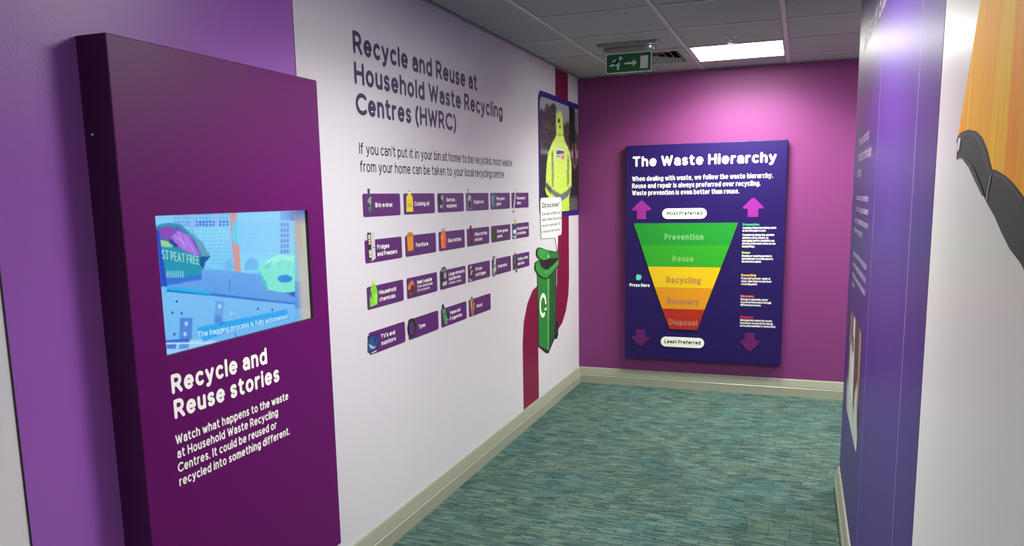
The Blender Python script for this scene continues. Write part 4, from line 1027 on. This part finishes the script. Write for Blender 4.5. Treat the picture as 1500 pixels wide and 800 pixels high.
# ================================================================== the waste hierarchy board on the end wall
BX0, BX1, BZ0, BZ1, BD = -1.291, -0.104, 0.241, 1.9175, 0.058
B = empty('information_board', (BX0, YB, BZ0), ROT['back'], 'large indigo board titled The Waste Hierarchy with a coloured funnel', 'board')
bw, bh = BX1-BX0, BZ1-BZ0
bm = bmesh.new(); add_box(bm, 0, bw, -BD, -0.004, 0, bh, 0.004, 3)
for f in bm.faces:
    f.normal_update(); f.material_index = 0 if f.normal.y < -0.5 else 1
bm_obj('panel', bm, [M['board'], M['board_edge']], B)
fb = -BD-0.0008
def bt(s, x0, z0, cap, x1, wt, al='l'): return (s, x0-BX0, z0-BZ0, cap, (x1-x0) if x1 is not None else None, wt, al)
words('title_word', [bt('The Waste Hierarchy', -1.237, 1.755, 0.079, -0.180, 0.215)], B, M['lettering_white'], fb)
text('intro_text', [bt('When dealing with waste, we follow the waste hierarchy.', -1.240, 1.645, 0.038, -0.200, 0.160), bt('Reuse and repair is always preferred over recycling.', -1.240, 1.590, 0.038, -0.286, 0.160),
                    bt('Waste prevention is even better than reuse.', -1.240, 1.536, 0.038, -0.435, 0.160)], B, M['lettering_white'], fb)
# arrows
def arrow(cx, tip, base, hw_, shoulder, sw, mat):
    s = 1 if tip > base else -1
    pts = [(-sw, base), (sw, base), (sw, shoulder-s*0.002), (hw_-0.008, shoulder-s*0.002), (hw_, shoulder+s*0.006), (hw_-0.004, shoulder+s*0.014), (0.012, tip-s*0.004), (0, tip), (-0.012, tip-s*0.004), (-hw_+0.004, shoulder+s*0.014), (-hw_, shoulder+s*0.006), (-hw_+0.008, shoulder-s*0.002), (-sw, shoulder-s*0.002)]
    return plate('arrow', [(cx-BX0+x, z-BZ0) for x, z in pts], -BD-0.003, -BD, mat, B)
M['arrow_up'] = paint('arrow_pink', (140, 34, 138), 0.4); M['arrow_down'] = paint('arrow_plum', (92, 18, 90), 0.4)
arrow(-1.164, 1.495, 1.352, 0.075, 1.420, 0.036, M['arrow_up'])
arrow(-0.333, 1.501, 1.360, 0.074, 1.424, 0.037, M['arrow_up'])
arrow(-1.165, 0.341, 0.474, 0.072, 0.416, 0.036, M['arrow_down'])
arrow(-0.330, 0.340, 0.484, 0.074, 0.424, 0.036, M['arrow_down'])
for s, z0, z1 in (('Most Preferred', 1.3515, 1.4315), ('Least Preferred', 0.3475, 0.4265)):
    p = plate('pill_badge', rrect(-1.003-BX0, -0.668-BX0, z0-BZ0, z1-BZ0, 0.0395, 8), -BD-0.004, -BD, M['pill'], B)
    text('lettering', [bt(s, -0.968 if s[0] == 'M' else -0.974, z0+0.028, 0.029, -0.700 if s[0] == 'M' else -0.694, 0.19)], p, M['lettering_black'], -BD-0.0046)
FN = [('Prevention', (26, 138, 40), 1.3195, 1.1505, -1.225, -0.437, -1.167, -0.493, (104, 176, 102), -0.984, -0.688, 1.213),
      ('Reuse', (42, 154, 30), 1.1505, 0.9815, -1.167, -0.493, -1.111, -0.554, (112, 176, 84), -0.921, -0.757, 1.045),
      ('Recycling', (222, 184, 10), 0.9815, 0.817, -1.111, -0.554, -1.055, -0.612, (176, 134, 66), -0.964, -0.702, 0.878),
      ('Recovery', (212, 142, 14), 0.817, 0.6505, -1.055, -0.612, -0.995, -0.670, (176, 120, 84), -0.955, -0.711, 0.713),
      ('Disposal', (168, 38, 20), 0.6505, 0.490, -0.995, -0.670, -0.935, -0.722, (176, 104, 88), -0.943, -0.723, 0.545)]
for nm, col, zt, zb, xa, xb, xc, xd, tcol, t0, t1, tz in FN:
    mm = paint('band_'+nm.lower(), col, 0.35, 0.5, 0, 60, 0.02)
    p = plate('funnel_band', [(xc-BX0, zb-BZ0+0.0006), (xd-BX0, zb-BZ0+0.0006), (xb-BX0, zt-BZ0-0.0006), (xa-BX0, zt-BZ0-0.0006)], -BD-0.006, -BD, mm, B)
    p['label'] = {'Prevention': 'dark green band', 'Reuse': 'bright green band', 'Recycling': 'yellow band', 'Recovery': 'amber band', 'Disposal': 'red band'}[nm]
    text('lettering', [bt(nm, t0, tz-0.024, 0.049, t1, 0.22)], p, paint('letters_'+nm.lower(), tcol, 0.3), -BD-0.0072)
bm = bmesh.new(); add_lathe(bm, [(0.026, 0.0), (0.026, 0.004), (0.021, 0.006)], 24); o = bm_obj('button_ring', bm, M['chrome'], B, loc=(-1.182-BX0, -BD, 0.893-BZ0)); o.rotation_euler = (math.pi/2, 0, 0)
bm = bmesh.new(); add_lathe(bm, [(0.020, 0.004), (0.020, 0.009), (0.014, 0.012), (0.006, 0.013)], 24); o = bm_obj('push_button', bm, M['button_glow'], B, loc=(-1.182-BX0, -BD, 0.893-BZ0)); o.rotation_euler = (math.pi/2, 0, 0); o['label'] = 'glowing teal push button'
text('button_caption', [bt('Press Here', -1.256, 0.818, 0.028, -1.095, 0.22)], B, M['lettering_white'], fb)
NT = [('Prevention', (70, 196, 130), 1.300, ['Avoiding things becoming waste', 'in the first place is best.', None, 'Considering things like whether', 'and item can be reused, its', 'packaging and its durability can', 'all help avoid waste when we are', 'buying things.'], [-.165, -.235, 0, -.176, -.218, -.176, -.167, -.312]),
      ('Reuse', (170, 216, 100), 1.090, ['Reusing or repairing products', 'and materials to avoid waste is', 'the next best option.'], [-.190, -.182, -.262]),
      ('Recycling', (240, 196, 90), 0.920, ["If you can't prevent, repair or", 'reuse, take items to your local', 'recycling point.'], [-.194, -.188, -.285]),
      ('Recovery', (236, 124, 84), 0.760, ['Energy or materials can be', 'recovered from waste through', 'different processes.'], [-.208, -.184, -.255]),
      ('Disposal', (206, 40, 50), 0.600, ['Materials that cannot be reused,', 'recycled or recovered for energy', 'are usually landfilled or incinerated.'], [-.172, -.166, -.146])]
for nm, col, z, ls, xe in NT:
    text('note_heading', [bt(nm, -0.404, z-0.004, 0.019, -0.404+0.0118*len(nm), 0.22)], B, paint('note_'+nm.lower(), col, 0.4), fb)
    out = []; zz = z-0.027
    for s, e in zip(ls, xe):
        if s is None: zz -= 0.010; continue
        out.append(bt(s, -0.404, zz, 0.0165, e, 0.165)); zz -= 0.0215
    text('note_text', out, B, M['lettering_white'], fb)

# ================================================================== right wall graphics
def right(name, y, z, label, cat, group=None): return empty(name, (XR, y, z), ROT['right'], label, cat, group)
t = right('wall_title', 3.940, 2.140, 'white lettering The Circular Economy high on the glossy indigo wall', 'lettering')
text('lettering', [('The Circular Economy', 0, 0, 0.088, 1.30, 0.19)], t, M['lettering_faint'], -0.0008)
t = right('wall_text', 3.945, 1.111, 'three pale paragraphs on the glossy indigo wall above the brown photograph', 'lettering')
z0 = 1.111
def rl(s, z, cap, w, wt=0.15): return (s, 0, z-z0, cap, w, wt)
words('text_word', [rl('There is an important', 1.737, 0.041, 0.585), rl('contribution to the circular', 1.669, 0.041, 0.725), rl('economy.', 1.602, 0.041, 0.265)], t, M['lettering_faint'], -0.0008)
text('body_text', [rl('The circular economy keeps items', 1.500, 0.026, 0.690), rl('in use for as long as possible and', 1.451, 0.026, 0.725), rl('we try to repair and reuse them', 1.400, 0.026, 0.755), rl('before recycling them.', 1.354, 0.026, 0.480),
                   rl('Reuse is better than recycling, as', 1.250, 0.026, 0.760), rl('we avoid making new products and', 1.200, 0.026, 0.757), rl('reduce the waste we produce each', 1.151, 0.026, 0.770), rl('year.', 1.111, 0.026, 0.180)], t, M['lettering_faint'], -0.0008)
# photograph near the floor
t = right('wall_photo', 3.945, 0.530, 'rounded brown and white photograph low on the indigo wall', 'picture')
def HQ(px, py):
    p = wp(px, py, 0, XR); return (3.945-p[0], p[1]-0.530)
def h7(x, y): return (1180+x/8, 520+y/8)
def Hc(f, *v): return [HQ(*f(v[i], v[i+1])) for i in range(0, len(v), 2)]
R3 = Raster(0.0, 0.755, 0.0, 0.475, 90, 60, (92, 60, 62))
R3.noise(None, 10, 3)
R3.poly([(0, .30), (.10, .475), (.16, .475), (.12, .3)], (150, 120, 116), 0.8, 2)
R3.poly([(.25, .475), (.34, .475), (.42, .12), (.50, .0), (.20, .0), (.22, .2)], (208, 208, 210), 1, 2)
R3.poly([(.10, .0), (.10, .30), (.20, .36), (.28, .2), (.40, .0)], (196, 202, 196), 0.95, 2)
R3.poly([(.50, .0), (.52, .20), (.62, .26), (.70, .1), (.755, .0)], (180, 192, 184), 0.95, 2)
R3.poly([(.0, .0), (.755, .0), (.755, .10), (.0, .14)], (176, 190, 180), 0.8, 3)
R3.poly([(.44, .475), (.52, .475), (.56, .22), (.50, .20)], (50, 30, 34), 0.8, 2)
R3.poly([(.62, .475), (.70, .475), (.69, .2), (.64, .2)], (170, 136, 126), 0.8, 2)
R3.poly([(.22, .36), (.30, .40), (.34, .34), (.26, .30)], (60, 34, 40), 0.7, 1)
def rclip(x, z, r=0.055, W=0.755, H_=0.475):
    dx = max(r-x, x-(W-r), 0); dz = max(r-z, z-(H_-r), 0); return math.hypot(dx, dz) <= r
R3.build('photograph', t, -0.0010, M['print'], clip=rclip)

# large orange and black graphic on the near white stretch
t = right('mural', 1.500, 1.250, 'huge orange graphic with a black lower rim on the white wall at right', 'mural')
def OQ(px, py):
    p = wp(px, py, 0, XR); return (1.5-p[0], p[1]-1.25)
def o5(x, y): return (1390+x/3.2, 150+y/3.2)
def Oc(*v): return [OQ(*o5(v[i], v[i+1])) for i in range(0, len(v), 2)]
e0 = OQ(1437, 0); e1 = OQ(1403, 195); sl = (e0[0]-e1[0])/(e0[1]-e1[1])
topz = HC-1.25-0.05; etop = (e0[0]+sl*(topz-e0[1]), topz)
low = Oc(44, 160, 60, 140, 95, 128, 130, 135, 160, 165, 185, 230, 205, 315, 225, 318, 270, 345, 310, 385, 352, 440)
far = [(low[-1][0]+0.45, low[-1][1]-0.10)]
og = [etop, e0]+low+far+[(far[0][0]+0.02, topz)]
me = bpy.data.meshes.new('orange_field'); me.from_pydata([(p[0], -0.0005, p[1]) for p in og], [], [tuple(range(len(og)))]); me.update()
link('orange_field', me, M['orange'], t)
bot = Oc(352, 775, 330, 740, 290, 690, 250, 610, 215, 530, 180, 470, 150, 400, 120, 320, 95, 280, 70, 262, 48, 258, 38, 272, 42, 200, 38, 182, 44, 160)
farb = [(bot[0][0]+0.45, bot[0][1]-0.30)]
shapes('black_rim', [(low+far+farb+bot, (26, 24, 28)),
    (Oc(44, 172, 62, 150, 95, 138, 125, 146, 150, 172, 178, 240, 195, 318, 184, 322, 165, 250, 140, 180, 118, 156, 95, 150, 66, 160, 48, 185), (62, 62, 68)),
    (Oc(205, 335, 225, 325, 270, 352, 310, 395, 350, 452, 350, 470, 305, 412, 265, 368, 225, 342), (60, 60, 66)),
    (Oc(200, 338, 206, 342, 184, 462, 178, 462), (130, 130, 134)),
    (Oc(52, 166, 62, 166, 54, 222, 46, 232, 46, 190), (226, 224, 226)),
    (Oc(60, 250, 90, 262, 120, 300, 150, 370, 175, 440, 165, 440, 130, 370, 100, 305, 75, 272), (48, 48, 52))], t, -0.0010)
